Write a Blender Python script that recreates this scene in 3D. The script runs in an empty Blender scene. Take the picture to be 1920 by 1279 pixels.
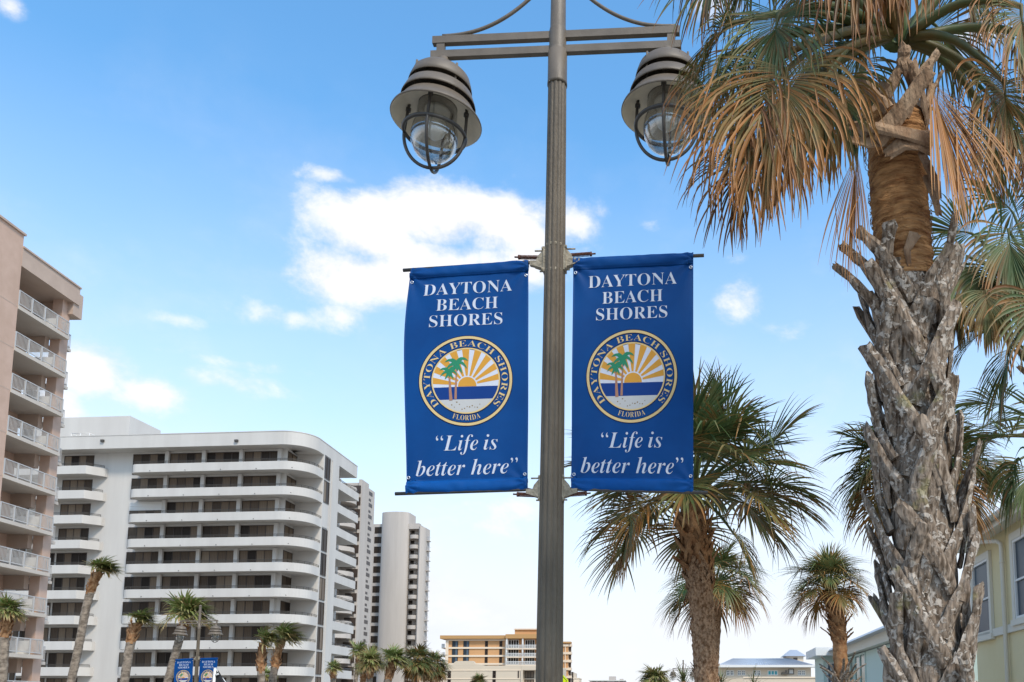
import bpy, math, random
from mathutils import Vector, noise
V3 = Vector
R = math.radians
sc = bpy.context.scene
col = sc.collection
random.seed(7)

# ------------------------------------------------------------------ camera
FPX, CX, CY, TILT, CAMH = 1650.0, 1216.0, 1121.5, R(6.86), 1.6
cd = bpy.data.cameras.new('camera'); cam = bpy.data.objects.new('camera', cd); col.objects.link(cam)
cd.sensor_width = 36; cd.lens = FPX/1920*36
cd.shift_x = -(CX-960)/1920; cd.shift_y = (CY-639.5)/1920
cd.clip_start = 0.1; cd.clip_end = 6000
cam.location = (0, 0, CAMH); cam.rotation_euler = (R(90)+TILT, 0, 0)
sc.camera = cam
CAM = V3((0, 0, CAMH)); FW = V3((0, math.cos(TILT), math.sin(TILT))); UP = V3((0, -math.sin(TILT), math.cos(TILT)))

def ray(px, py):
    return V3(((px-CX)/FPX, 0, 0)) + UP*(-(py-CY)/FPX) + FW

def at(px, py, Y):
    d = ray(px, py); return CAM + d*(Y/d.y)

# ------------------------------------------------------------------ sky and sun
SUN_EL, SUN_AZ = R(48), R(146)      # azimuth clockwise from +Y (behind and left of the camera)
w = bpy.data.worlds.new("World"); sc.world = w; w.use_nodes = True
nt = w.node_tree; nt.nodes.clear()
def N(t, **k):
    n = nt.nodes.new(t)
    for a, b in k.items(): setattr(n, a, b)
    return n
def M(op, a, b=None, c=None, clamp=False):
    n = nt.nodes.new('ShaderNodeMath'); n.operation = op; n.use_clamp = clamp
    for i, x in enumerate((a, b, c)):
        if x is None: continue
        if isinstance(x, (int, float)): n.inputs[i].default_value = x
        else: nt.links.new(x, n.inputs[i])
    return n.outputs[0]
out = N('ShaderNodeOutputWorld'); bg = N('ShaderNodeBackground')
sky = N('ShaderNodeTexSky', sky_type='NISHITA', sun_disc=False, sun_elevation=SUN_EL, sun_rotation=SUN_AZ)
sky.air_density = 1.0; sky.dust_density = 0.6; sky.ozone_density = 2.0
tc = N('ShaderNodeTexCoord'); sep = N('ShaderNodeSeparateXYZ'); nt.links.new(tc.outputs['Generated'], sep.inputs[0])
az = M('ARCTAN2', sep.outputs[0], sep.outputs[1]); el = M('ARCSINE', sep.outputs[2])
cmb = N('ShaderNodeCombineXYZ'); nt.links.new(az, cmb.inputs[0]); nt.links.new(M('MULTIPLY', el, 1.5), cmb.inputs[1])
def sknoise(scale, detail, rough, dist=0.0):
    n = N('ShaderNodeTexNoise'); n.inputs['Scale'].default_value = scale; n.inputs['Detail'].default_value = detail
    n.inputs['Roughness'].default_value = rough; n.inputs['Distortion'].default_value = dist
    nt.links.new(cmb.outputs[0], n.inputs['Vector']); return n.outputs['Fac']
n1 = sknoise(11, 9, 0.62, 0.15); n2 = sknoise(3.0, 5, 0.55); n3 = sknoise(38, 4, 0.6)
def blob(px, py, rx, ry, amp):
    d = ray(px, py).normalized(); a0 = math.atan2(d.x, d.y); e0 = math.asin(d.z)
    d1 = ray(px+rx, py).normalized(); d2 = ray(px, py-ry).normalized()
    ra = 1.12*abs(math.atan2(d1.x, d1.y)-a0); re = 1.15*abs(math.asin(d2.z)-e0)
    x = M('DIVIDE', M('SUBTRACT', az, a0), ra); y = M('DIVIDE', M('SUBTRACT', el, e0), re)
    r2 = M('ADD', M('MULTIPLY', x, x), M('MULTIPLY', y, y))
    return M('MULTIPLY', M('POWER', 2.718, M('MULTIPLY', r2, -1.0)), amp)
dens = None
for b in [(700, 430, 105, 75, 1.0), (820, 405, 120, 66, 1.0), (940, 420, 110, 62, .95), (660, 520, 120, 62, .95), (800, 510, 170, 70, .95), (960, 500, 120, 60, .7), (1060, 420, 90, 48, .7),
          (1130, 400, 40, 26, .5), (625, 330, 75, 18, .6), (550, 600, 60, 24, .42), (175, 690, 95, 62, .85), (270, 735, 110, 40, .72), (90, 740, 90, 60, .6), (1390, 560, 70, 50, .62), (430, 715, 170, 26, .52), (330, 600, 60, 16, .38), (620, 400, 60, 40, .6), (1180, 640, 60, 40, .4), (1460, 620, 60, 24, .42), (500, 590, 70, 30, .45), (640, 590, 60, 30, .6), (1120, 520, 80, 60, .4),
          (1215, 425, 35, 16, .45), (1385, 490, 40, 20, .35), (20, 15, 40, 26, .55), (1330, 10, 90, 30, .4), (1840, 60, 90, 60, .5), (560, 700, 330, 16, .36), (1110, 470, 70, 35, .4), (880, 960, 220, 75, .40)]:
    x = blob(*b); dens = x if dens is None else M('MAXIMUM', dens, x)
# thin veil that thickens towards the horizon
low = M('POWER', M('MULTIPLY', M('SUBTRACT', 0.60, el), 1.9, clamp=True), 1.25)
veil = M('MULTIPLY', low, M('ADD', 0.62, M('MULTIPLY', n2, .85)))
cl = M('ADD', M('MULTIPLY', dens, 1.0), M('MULTIPLY', M('SUBTRACT', n1, .5), 1.5))
cl = M('ADD', cl, M('MULTIPLY', M('SUBTRACT', n3, .5), .22))
cl = M('MULTIPLY', M('SUBTRACT', cl, .17), 1.45, clamp=True)
cl = M('MULTIPLY', cl, M('MULTIPLY', dens, 6.0, clamp=True))
sm = N('ShaderNodeMapRange', interpolation_type='SMOOTHERSTEP'); nt.links.new(cl, sm.inputs['Value'])
cl = sm.outputs[0]
hs = N('ShaderNodeHueSaturation'); hs.inputs['Saturation'].default_value = 1.16; hs.inputs['Value'].default_value = 1.2
nt.links.new(sky.outputs[0], hs.inputs['Color'])
SKYS = 0.15
tint = N('ShaderNodeMix', data_type='RGBA', blend_type='MULTIPLY'); tint.inputs[0].default_value = 1
nt.links.new(hs.outputs[0], tint.inputs[6]); tint.inputs[7].default_value = (.93, 1.14, 1.08, 1)
vm = N('ShaderNodeMix', data_type='RGBA'); nt.links.new(M('MINIMUM', veil, .97), vm.inputs[0]); nt.links.new(tint.outputs[2], vm.inputs[6])
vm.inputs[7].default_value = (.565/SKYS, .575/SKYS, .615/SKYS, 1)
cc = N('ShaderNodeMix', data_type='RGBA'); nt.links.new(M('MULTIPLY', M('SUBTRACT', M('ADD', n1, M('MULTIPLY', dens, .25)), .42), 4.0, clamp=True), cc.inputs[0])
cc.inputs[6].default_value = (.47/SKYS, .50/SKYS, .58/SKYS, 1); cc.inputs[7].default_value = (.66/SKYS, .65/SKYS, .66/SKYS, 1)
cm = N('ShaderNodeMix', data_type='RGBA'); thin = M('MULTIPLY', M('MULTIPLY', M('SUBTRACT', M('ADD', n2, M('MULTIPLY', n1, .5)), .72), 3.2, clamp=True), M('MULTIPLY', M('SUBTRACT', .66, el), 1.0, clamp=True))
nt.links.new(M('MAXIMUM', M('MULTIPLY', cl, .95), thin), cm.inputs[0]); nt.links.new(vm.outputs[2], cm.inputs[6]); nt.links.new(cc.outputs[2], cm.inputs[7])
nt.links.new(cm.outputs[2], bg.inputs['Color']); bg.inputs['Strength'].default_value = SKYS
nt.links.new(bg.outputs[0], out.inputs['Surface'])
sd = bpy.data.lights.new('sun', 'SUN'); so = bpy.data.objects.new('sun', sd); col.objects.link(so)
sd.energy = 1.9; sd.angle = R(10); sd.color = (1, .90, .77)
sdir = V3((math.sin(SUN_AZ)*math.cos(SUN_EL), math.cos(SUN_AZ)*math.cos(SUN_EL), math.sin(SUN_EL)))
so.rotation_euler = sdir.to_track_quat('Z', 'Y').to_euler(); so.location = (0, 0, 40)
sc.view_settings.view_transform = 'Standard'; sc.view_settings.look = 'None'
sc.view_settings.exposure = 0.75; sc.view_settings.gamma = 1

# ------------------------------------------------------------------ materials
def mat(name, c, rough=.7, c2=None, scale=3, detail=5, bump=0, bscale=None, metal=0, spec=.4, stretch=None, thr=None, coords='Object', extra=None):
    m = bpy.data.materials.new(name); m.use_nodes = True; t = m.node_tree; p = t.nodes['Principled BSDF']
    p.inputs['Roughness'].default_value = rough; p.inputs['Metallic'].default_value = metal
    p.inputs['Specular IOR Level'].default_value = spec; p.inputs['Base Color'].default_value = (*c, 1)
    co = t.nodes.new('ShaderNodeTexCoord'); mp = t.nodes.new('ShaderNodeMapping'); t.links.new(co.outputs[coords], mp.inputs[0])
    if stretch: mp.inputs['Scale'].default_value = stretch
    if c2:
        n = t.nodes.new('ShaderNodeTexNoise'); n.inputs['Scale'].default_value = scale; n.inputs['Detail'].default_value = detail; n.inputs['Roughness'].default_value = .6
        t.links.new(mp.outputs[0], n.inputs['Vector'])
        r = t.nodes.new('ShaderNodeValToRGB'); a, b = thr or (.35, .65)
        r.color_ramp.elements[0].position = a; r.color_ramp.elements[1].position = b
        r.color_ramp.elements[0].color = (*c, 1); r.color_ramp.elements[1].color = (*c2, 1)
        t.links.new(n.outputs['Fac'], r.inputs[0]); t.links.new(r.outputs[0], p.inputs['Base Color'])
    if bump:
        n = t.nodes.new('ShaderNodeTexNoise'); n.inputs['Scale'].default_value = bscale or scale*4; n.inputs['Detail'].default_value = 6
        t.links.new(mp.outputs[0], n.inputs['Vector'])
        b = t.nodes.new('ShaderNodeBump'); b.inputs['Strength'].default_value = bump; b.inputs['Distance'].default_value = .02
        t.links.new(n.outputs['Fac'], b.inputs['Height']); t.links.new(b.outputs[0], p.inputs['Normal'])
    if extra: extra(m, t, p, mp)
    return m

def leaf_mat(name, greens, browns):
    m = bpy.data.materials.new(name); m.use_nodes = True; t = m.node_tree; p = t.nodes['Principled BSDF']
    at_ = t.nodes.new('ShaderNodeAttribute'); at_.attribute_name = 'leafdata'
    s = t.nodes.new('ShaderNodeSeparateColor'); t.links.new(at_.outputs['Color'], s.inputs[0])
    def mix(f, a, b):
        x = t.nodes.new('ShaderNodeMix'); x.data_type = 'RGBA'; t.links.new(f, x.inputs[0])
        for k, v in ((6, a), (7, b)):
            if isinstance(v, tuple): x.inputs[k].default_value = (*v, 1)
            else: t.links.new(v, x.inputs[k])
        return x.outputs[2]
    g = mix(s.outputs[1], *greens); b = mix(s.outputs[1], *browns)
    co = t.nodes.new('ShaderNodeTexCoord'); n = t.nodes.new('ShaderNodeTexNoise'); n.inputs['Scale'].default_value = 9; n.inputs['Detail'].default_value = 3
    t.links.new(co.outputs['Object'], n.inputs['Vector'])
    a = t.nodes.new('ShaderNodeMath'); a.operation = 'MULTIPLY_ADD'; t.links.new(n.outputs['Fac'], a.inputs[0]); a.inputs[1].default_value = .9; a.inputs[2].default_value = -.45
    a2 = t.nodes.new('ShaderNodeMath'); a2.operation = 'ADD'; a2.use_clamp = True; t.links.new(s.outputs[0], a2.inputs[0]); t.links.new(a.outputs[0], a2.inputs[1])
    c = mix(a2.outputs[0], g, b)
    t.links.new(c, p.inputs['Base Color']); p.inputs['Roughness'].default_value = .5; p.inputs['Specular IOR Level'].default_value = .35
    tr = t.nodes.new('ShaderNodeBsdfTranslucent'); t.links.new(c, tr.inputs['Color'])
    ms = t.nodes.new('ShaderNodeMixShader'); ms.inputs[0].default_value = .22
    t.links.new(p.outputs[0], ms.inputs[1]); t.links.new(tr.outputs[0], ms.inputs[2])
    t.links.new(ms.outputs[0], t.nodes['Material Output'].inputs['Surface'])
    return m

def glass_mat(name):
    # thin clear glass: mostly see-through, reflecting more at grazing angles
    m = bpy.data.materials.new(name); m.use_nodes = True; t = m.node_tree
    tr = t.nodes.new('ShaderNodeBsdfTransparent'); tr.inputs[0].default_value = (.93, .93, .92, 1)
    gl = t.nodes.new('ShaderNodeBsdfGlossy'); gl.inputs['Roughness'].default_value = .04
    lw = t.nodes.new('ShaderNodeLayerWeight'); lw.inputs[0].default_value = .35
    ms = t.nodes.new('ShaderNodeMixShader'); mu = t.nodes.new('ShaderNodeMath'); mu.operation = 'MULTIPLY_ADD'; mu.inputs[1].default_value = .75; mu.inputs[2].default_value = .05
    t.links.new(lw.outputs['Facing'], mu.inputs[0]); t.links.new(mu.outputs[0], ms.inputs[0]); t.links.new(tr.outputs[0], ms.inputs[1]); t.links.new(gl.outputs[0], ms.inputs[2])
    t.links.new(ms.outputs[0], t.nodes['Material Output'].inputs['Surface'])
    return m

def window_mat(name, a, b, c):
    m = bpy.data.materials.new(name); m.use_nodes = True; t = m.node_tree; p = t.nodes['Principled BSDF']
    at_ = t.nodes.new('ShaderNodeAttribute'); at_.attribute_name = 'tone'
    r = t.nodes.new('ShaderNodeValToRGB'); r.color_ramp.elements[0].color = (*a, 1); r.color_ramp.elements[1].color = (*c, 1)
    e = r.color_ramp.elements.new(.5); e.color = (*b, 1)
    t.links.new(at_.outputs['Fac'], r.inputs[0])
    co = t.nodes.new('ShaderNodeTexCoord'); wv = t.nodes.new('ShaderNodeTexWave'); wv.wave_type = 'BANDS'; wv.bands_direction = 'X'
    wv.inputs['Scale'].default_value = 1.6; wv.inputs['Distortion'].default_value = 1.5; wv.inputs['Detail'].default_value = 1
    t.links.new(co.outputs['Object'], wv.inputs['Vector'])
    mx = t.nodes.new('ShaderNodeMix'); mx.data_type = 'RGBA'; mx.blend_type = 'MULTIPLY'; mx.inputs[0].default_value = .22
    t.links.new(r.outputs[0], mx.inputs[6]); t.links.new(wv.outputs['Color'], mx.inputs[7]); t.links.new(mx.outputs[2], p.inputs['Base Color'])
    p.inputs['Roughness'].default_value = .3; p.inputs['Specular IOR Level'].default_value = .10
    return m

def lichen(m, t, p, mp):
    # pale lichen patches with crisp edges over weathered grey fibre
    n = t.nodes.new('ShaderNodeTexNoise'); n.inputs['Scale'].default_value = 30; n.inputs['Detail'].default_value = 8; n.inputs['Roughness'].default_value = .62; n.inputs['Distortion'].default_value = .5
    t.links.new(mp.outputs[0], n.inputs['Vector'])
    r = t.nodes.new('ShaderNodeValToRGB'); r.color_ramp.elements[0].position = .51; r.color_ramp.elements[1].position = .56
    t.links.new(n.outputs['Fac'], r.inputs[0])
    n2 = t.nodes.new('ShaderNodeTexNoise'); n2.inputs['Scale'].default_value = 5; n2.inputs['Detail'].default_value = 5
    t.links.new(mp.outputs[0], n2.inputs['Vector'])
    r2 = t.nodes.new('ShaderNodeValToRGB'); r2.color_ramp.elements[0].position = .36; r2.color_ramp.elements[1].position = .50
    t.links.new(n2.outputs['Fac'], r2.inputs[0])
    mu = t.nodes.new('ShaderNodeMath'); mu.operation = 'MULTIPLY'; t.links.new(r.outputs[0], mu.inputs[0]); t.links.new(r2.outputs[0], mu.inputs[1])
    wv = t.nodes.new('ShaderNodeTexNoise'); wv.inputs['Scale'].default_value = 60; wv.inputs['Detail'].default_value = 5
    mp2 = t.nodes.new('ShaderNodeMapping'); mp2.inputs['Scale'].default_value = (1, 1, .22); co = t.nodes.new('ShaderNodeTexCoord'); t.links.new(co.outputs['Object'], mp2.inputs[0]); t.links.new(mp2.outputs[0], wv.inputs['Vector'])
    base = t.nodes.new('ShaderNodeValToRGB'); base.color_ramp.elements[0].position = .36; base.color_ramp.elements[1].position = .68
    base.color_ramp.elements[0].color = (.085, .058, .038, 1); base.color_ramp.elements[1].color = (.38, .29, .215, 1)
    t.links.new(wv.outputs['Fac'], base.inputs[0])
    mx = t.nodes.new('ShaderNodeMix'); mx.data_type = 'RGBA'; t.links.new(mu.outputs[0], mx.inputs[0]); t.links.new(base.outputs[0], mx.inputs[6]); mx.inputs[7].default_value = (.50, .425, .35, 1)
    # a little yellow-green moss
    n3 = t.nodes.new('ShaderNodeTexNoise'); n3.inputs['Scale'].default_value = 7; n3.inputs['Detail'].default_value = 6
    mp3 = t.nodes.new('ShaderNodeMapping'); mp3.inputs['Location'].default_value = (4, 7, 1); t.links.new(co.outputs['Object'], mp3.inputs[0]); t.links.new(mp3.outputs[0], n3.inputs['Vector'])
    r3 = t.nodes.new('ShaderNodeValToRGB'); r3.color_ramp.elements[0].position = .64; r3.color_ramp.elements[1].position = .72; t.links.new(n3.outputs['Fac'], r3.inputs[0])
    mm = t.nodes.new('ShaderNodeMath'); mm.operation = 'MULTIPLY'; mm.inputs[1].default_value = .6; t.links.new(r3.outputs[0], mm.inputs[0])
    mx2 = t.nodes.new('ShaderNodeMix'); mx2.data_type = 'RGBA'; t.links.new(mm.outputs[0], mx2.inputs[0]); t.links.new(mx.outputs[2], mx2.inputs[6]); mx2.inputs[7].default_value = (.25, .22, .09, 1)
    t.links.new(mx2.outputs[2], p.inputs['Base Color'])
    ad = t.nodes.new('ShaderNodeMath'); ad.operation = 'MULTIPLY_ADD'; t.links.new(mu.outputs[0], ad.inputs[0]); ad.inputs[1].default_value = .5; t.links.new(wv.outputs['Fac'], ad.inputs[2])
    b = t.nodes.new('ShaderNodeBump'); b.inputs['Strength'].default_value = .9; b.inputs['Distance'].default_value = .012
    t.links.new(ad.outputs[0], b.inputs['Height']); t.links.new(b.outputs[0], p.inputs['Normal'])

MT = {
 'bronze': mat('bronze_paint', (.125, .096, .068), .5, (.165, .130, .095), 6, bump=.12, bscale=120, spec=.4),
 'pole': mat('weathered_pole_paint', (.090, .068, .045), .6, (.15, .117, .080), 5, bump=.3, bscale=90, spec=.35, stretch=(1, 1, .35)),
 'darkmetal': mat('dark_bronze_metal', (.045, .038, .032), .45, (.07, .058, .045), 20, spec=.5),
 'shade_in': mat('cream_shade_enamel', (.80, .69, .52), .5, (.70, .60, .46), 8, spec=.3),
 'clamp': mat('aged_cast_clamp', (.22, .18, .12), .6, (.38, .32, .23), 25, bump=.5, bscale=60),
 'rust': mat('rusty_spring', (.06, .025, .018), .8, (.16, .06, .035), 60, bump=.4),
 'blue': mat('blue_banner_vinyl', (.0006, .046, .185), .55, (.0006, .058, .22), 2.5, bump=.12, bscale=700, spec=.15),
 'hem': mat('banner_hem_vinyl', (.001, .075, .29), .55, (.001, .058, .22), 3, bump=.12, bscale=700, spec=.15),
 'white_ink': mat('white_print', (.56, .58, .64), .5),
 'gold_ink': mat('gold_print', (.60, .38, .09), .5), 'pale_gold': mat('pale_gold_print', (.64, .46, .20), .5),
 'orange_ink': mat('orange_print', (.58, .27, .02), .5), 'navy_ink': mat('navy_print', (.002, .008, .04), .5, spec=.2), 'sea_ink': mat('sea_print', (.002, .036, .19), .5, spec=.2),
 'green_ink': mat('green_print', (.01, .20, .09), .5), 'brown_ink': mat('brown_print', (.36, .17, .10), .5), 'sand_ink': mat('sand_print', (.48, .47, .45), .5), 'dot_ink': mat('shell_print', (.22, .14, .04), .5),
 'steel': mat('steel_grommet', (.6, .6, .62), .3, metal=.8),
 'pink': mat('pink_stucco', (.49, .33, .245), .85, (.555, .38, .29), .8, bump=.1, bscale=8),
 'pink2': mat('taupe_stucco', (.44, .325, .255), .85, (.50, .375, .295), .6, bump=.1, bscale=8),
 'slabpaint': mat('slab_paint', (.56, .49, .42), .8, (.50, .43, .36), .5),
 'white': mat('white_stucco', (.58, .545, .50), .85, (.50, .465, .425), .5, 10, bump=.06, bscale=6, stretch=(1, 1, .12), thr=(.35, .75)),
 'white2': mat('warm_white_stucco', (.49, .435, .385), .85, (.43, .38, .335), .4, 8, stretch=(1, 1, .1)),
 'whitetrim': mat('white_rail_paint', (.70, .68, .64), .5),
 'railpaint': mat('weathered_rail_paint', (.46, .44, .42), .5),
 'frame': mat('bronze_window_frame', (.045, .03, .022), .4),
 'win': window_mat('curtained_glass', (.022, .016, .013), (.15, .108, .076), (.25, .19, .135)),
 'winb': window_mat('blue_glass', (.02, .03, .04), (.10, .14, .18), (.22, .27, .32)),
 'shutter': mat('white_shutter', (.6, .58, .55), .6),
 'orange': mat('orange_stucco', (.54, .285, .125), .85, (.60, .33, .15), .1),
 'cream': mat('cream_trim', (.74, .60, .45), .85), 'brownfascia': mat('brown_fascia', (.46, .255, .10), .8),
 'beige': mat('beige_stucco', (.60, .50, .38), .85, (.56, .46, .35), .1),
 'yellow': mat('yellow_stucco', (.66, .55, .31), .85, (.70, .59, .35), .6, bump=.25, bscale=25),
 'ytrim': mat('pale_house_trim', (.64, .59, .49), .6), 'metalroof': mat('standing_seam_metal', (.50, .51, .54), .35, (.44, .45, .48), .3, metal=.3),
 'teal': mat('pale_green_paint', (.50, .59, .52), .7), 'greenglass': mat('green_glass', (.05, .13, .09), .1, (.02, .05, .04), 1.2),
 'aqua': mat('aqua_glass', (.05, .32, .36), .2),
 'hireflect': mat('fluorescent_sign_yellow', (.62, .74, .0), .4),
 'concrete': mat('concrete', (.42, .40, .37), .9, (.36, .34, .31), 1.5, bump=.2, bscale=30),
 'asphalt': mat('asphalt', (.11, .108, .105), .9, (.15, .147, .142), 4, bump=.4, bscale=60),
 'sand': mat('pale_sandy_ground', (.34, .31, .26), .95, (.40, .37, .31), .5, bump=.3, bscale=20),
 'grass': mat('lawn', (.06, .10, .03), .9, (.10, .14, .05), 2, bump=.5, bscale=40),
 'roadpaint': mat('road_paint', (.7, .7, .68), .7),
 'black': mat('black_fabric', (.012, .012, .014), .7, (.02, .02, .022), 6),
 'lichen': mat('lichened_leaf_base', (.2, .17, .14), .95, extra=lichen, spec=.15),
 'boot': mat('tan_leaf_base', (.20, .115, .065), .9, (.45, .31, .20), 11, 8, bump=.8, bscale=45, stretch=(1, 1, .4), spec=.15),
 'fiber': mat('brown_trunk_fibre', (.17, .066, .024), .95, (.60, .32, .135), 24, 8, bump=1.0, bscale=70, stretch=(.28, .28, 1.3), spec=.15, thr=(.33, .66)),
 'bark': mat('palm_bark', (.15, .075, .036), .95, (.46, .29, .175), 34, 8, bump=1, bscale=40, stretch=(1, 1, .8), spec=.15, thr=(.36, .6)),
 'washbark': mat('grey_palm_bark', (.13, .10, .075), .95, (.34, .27, .205), 5, 8, bump=.8, bscale=14, stretch=(1, 1, 1.6), spec=.15),
 'rustboot': mat('rusty_leaf_base', (.20, .085, .035), .95, (.46, .26, .13), 7, 7, bump=.8, bscale=20, spec=.15),
 'leaf': leaf_mat('palm_leaf', ((.042, .085, .022), (.15, .195, .070)), ((.14, .050, .012), (.45, .195, .050))),
 'leafw': leaf_mat('windblown_palm_leaf', ((.08, .14, .025), (.24, .30, .085)), ((.25, .13, .05), (.50, .36, .18))),
 'globe': glass_mat('lamp_glass'),
 'bulb': mat('frosted_bulb', (.7, .66, .58), .3),
}
def shingle(m, t, p, mp):
    br = t.nodes.new('ShaderNodeTexBrick'); br.inputs['Scale'].default_value = 3.2; br.inputs['Color1'].default_value = (.34, .36, .36, 1); br.inputs['Color2'].default_value = (.42, .44, .44, 1)
    br.inputs['Mortar'].default_value = (.13, .14, .14, 1); br.inputs['Mortar Size'].default_value = .03
    uv = t.nodes.new('ShaderNodeUVMap'); t.links.new(uv.outputs[0], br.inputs['Vector']); t.links.new(br.outputs['Color'], p.inputs['Base Color'])
MT['shingle'] = mat('grey_shingles', (.4, .4, .4), .9, extra=shingle)

# ------------------------------------------------------------------ mesh helpers
class MB:
    def __init__(s): s.v = []; s.f = []; s.m = []; s.a = {}; s.sm = []
    def add(s, vs, fs, m=0, smooth=False):
        b = len(s.v); s.v += [V3(x) for x in vs]
        for f in fs: s.f.append([b+i for i in f]); s.m.append(m); s.sm.append(smooth)
        return b
    def hexa(s, p, m=0):      # p: 8 points, bottom loop 0-3, top loop 4-7
        s.add(p, [(0, 3, 2, 1), (4, 5, 6, 7), (0, 1, 5, 4), (1, 2, 6, 5), (2, 3, 7, 6), (3, 0, 4, 7)], m)
    def box(s, x0, x1, y0, y1, z0, z1, m=0):
        s.hexa([(x0, y0, z0), (x1, y0, z0), (x1, y1, z0), (x0, y1, z0), (x0, y0, z1), (x1, y0, z1), (x1, y1, z1), (x0, y1, z1)], m)
    def tube(s, pts, rad, n=8, m=0, smooth=True, cap=True):
        pts = [V3(p) for p in pts]; b = len(s.v); prev = None
        rr = rad if isinstance(rad, (list, tuple)) else [rad]*len(pts)
        for i, p in enumerate(pts):
            t = (pts[min(i+1, len(pts)-1)]-pts[max(i-1, 0)]).normalized()
            if prev is None:
                a = V3((0, 0, 1)) if abs(t.z) < .9 else V3((1, 0, 0)); x = t.cross(a).normalized()
            else: x = (prev-t*prev.dot(t)).normalized()
            prev = x; y = t.cross(x)
            for k in range(n):
                an = 2*math.pi*k/n; s.v.append(p+(x*math.cos(an)+y*math.sin(an))*rr[i])
        for i in range(len(pts)-1):
            for k in range(n):
                k2 = (k+1) % n; s.f.append([b+i*n+k, b+i*n+k2, b+(i+1)*n+k2, b+(i+1)*n+k]); s.m.append(m); s.sm.append(smooth)
        if cap:
            s.f.append([b+k for k in range(n)][::-1]); s.m.append(m); s.sm.append(False)
            s.f.append([b+(len(pts)-1)*n+k for k in range(n)]); s.m.append(m); s.sm.append(False)
    def lathe(s, prof, c=(0, 0, 0), n=32, m=0, smooth=True, closed=False, star=None):
        b = len(s.v); c = V3(c)
        for (r, z) in prof:
            for k in range(n):
                an = 2*math.pi*k/n; q = r*(star(an, z) if star else 1)
                s.v.append(c+V3((q*math.cos(an), q*math.sin(an), z)))
        rng = len(prof) if closed else len(prof)-1
        for i in range(rng):
            j = (i+1) % len(prof)
            for k in range(n):
                k2 = (k+1) % n; s.f.append([b+i*n+k, b+i*n+k2, b+j*n+k2, b+j*n+k]); s.m.append(m); s.sm.append(smooth)
    def prism(s, poly, z0, z1, m=0, smooth=False):     # poly: list of xy
        n = len(poly); b = len(s.v)
        s.v += [V3((p[0], p[1], z0)) for p in poly]+[V3((p[0], p[1], z1)) for p in poly]
        for i in range(n):
            j = (i+1) % n; s.f.append([b+i, b+j, b+n+j, b+n+i]); s.m.append(m); s.sm.append(smooth)
        s.f.append([b+i for i in range(n)][::-1]); s.m.append(m); s.sm.append(False)
        s.f.append([b+n+i for i in range(n)]); s.m.append(m); s.sm.append(False)
    def strip(s, a, b_, z0, z1, m=0):                 # wall between two equal-length xy paths
        for i in range(len(a)-1):
            p = [a[i], a[i+1], b_[i+1], b_[i]]
            s.hexa([(q[0], q[1], z0) for q in p]+[(q[0], q[1], z1) for q in p], m)
    def build(s, name, mats, parent=None, label=None, attr=None, tone=None):
        if isinstance(mats, str): mats = [mats]
        me = bpy.data.meshes.new(name); off = parent['_o'] if parent is not None and '_o' in parent else (0, 0, 0)
        off = V3(off)
        me.from_pydata([v-off for v in s.v], [], s.f); me.update()
        for x in mats: me.materials.append(MT[x])
        me.polygons.foreach_set('material_index', s.m); me.polygons.foreach_set('use_smooth', s.sm)
        if attr is not None:
            a = me.color_attributes.new('leafdata', 'FLOAT_COLOR', 'POINT'); a.data.foreach_set('color', [x for c in attr for x in (c[0], c[1], 0, 1)])
        if tone is not None:
            a = me.attributes.new('tone', 'FLOAT', 'FACE'); a.data.foreach_set('value', tone)
        o = bpy.data.objects.new(name, me); col.objects.link(o)
        if parent is not None:
            o['_o'] = tuple(off); o.parent = parent
        if label: o['label'] = label
        return o

def thing(name, loc, label, cat, group=None):
    o = bpy.data.objects.new(name, None); col.objects.link(o); o.location = loc; o.empty_display_size = .2
    o['_o'] = tuple(loc); o['label'] = label; o['category'] = cat
    if group: o['group'] = group
    return o
def struct(mb, name, mats):
    o = mb.build(name, mats); o['kind'] = 'structure'; return o
def copy_tree(o, parent=None):
    c = o.copy(); col.objects.link(c)
    if parent is not None: c.parent = parent
    for ch in list(o.children): copy_tree(ch, c)
    return c

class Fr:      # vertical reference plane: u along it, v outwards
    def __init__(s, O, ang, side):
        s.O = V3((O[0], O[1], 0))
        if side == 'front': s.U = V3((math.cos(ang), -math.sin(ang), 0)); s.V = V3((-math.sin(ang), -math.cos(ang), 0))
        elif side == 'left': s.U = V3((math.sin(ang), math.cos(ang), 0)); s.V = V3((math.cos(ang), -math.sin(ang), 0))   # wall left of the street
        else: s.U = V3((math.sin(ang), math.cos(ang), 0)); s.V = V3((-math.cos(ang), math.sin(ang), 0))               # wall right of the street
    def px(s, px, py, v=0):
        d = ray(px, py); o = s.O+s.V*v
        t = (o-CAM).dot(s.V)/d.dot(s.V); P = CAM+d*t
        return (P-o).dot(s.U), P.z
    def u(s, px, py, v=0): return s.px(px, py, v)[0]
    def z(s, px, py, v=0): return s.px(px, py, v)[1]
    def W(s, u, v, z=0):
        p = s.O+s.U*u+s.V*v; return V3((p.x, p.y, z))
    def box(s, mb, u0, u1, v0, v1, z0, z1, m=0):
        mb.hexa([s.W(u0, v1, z0), s.W(u1, v1, z0), s.W(u1, v0, z0), s.W(u0, v0, z0), s.W(u0, v1, z1), s.W(u1, v1, z1), s.W(u1, v0, z1), s.W(u0, v0, z1)], m)

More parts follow.
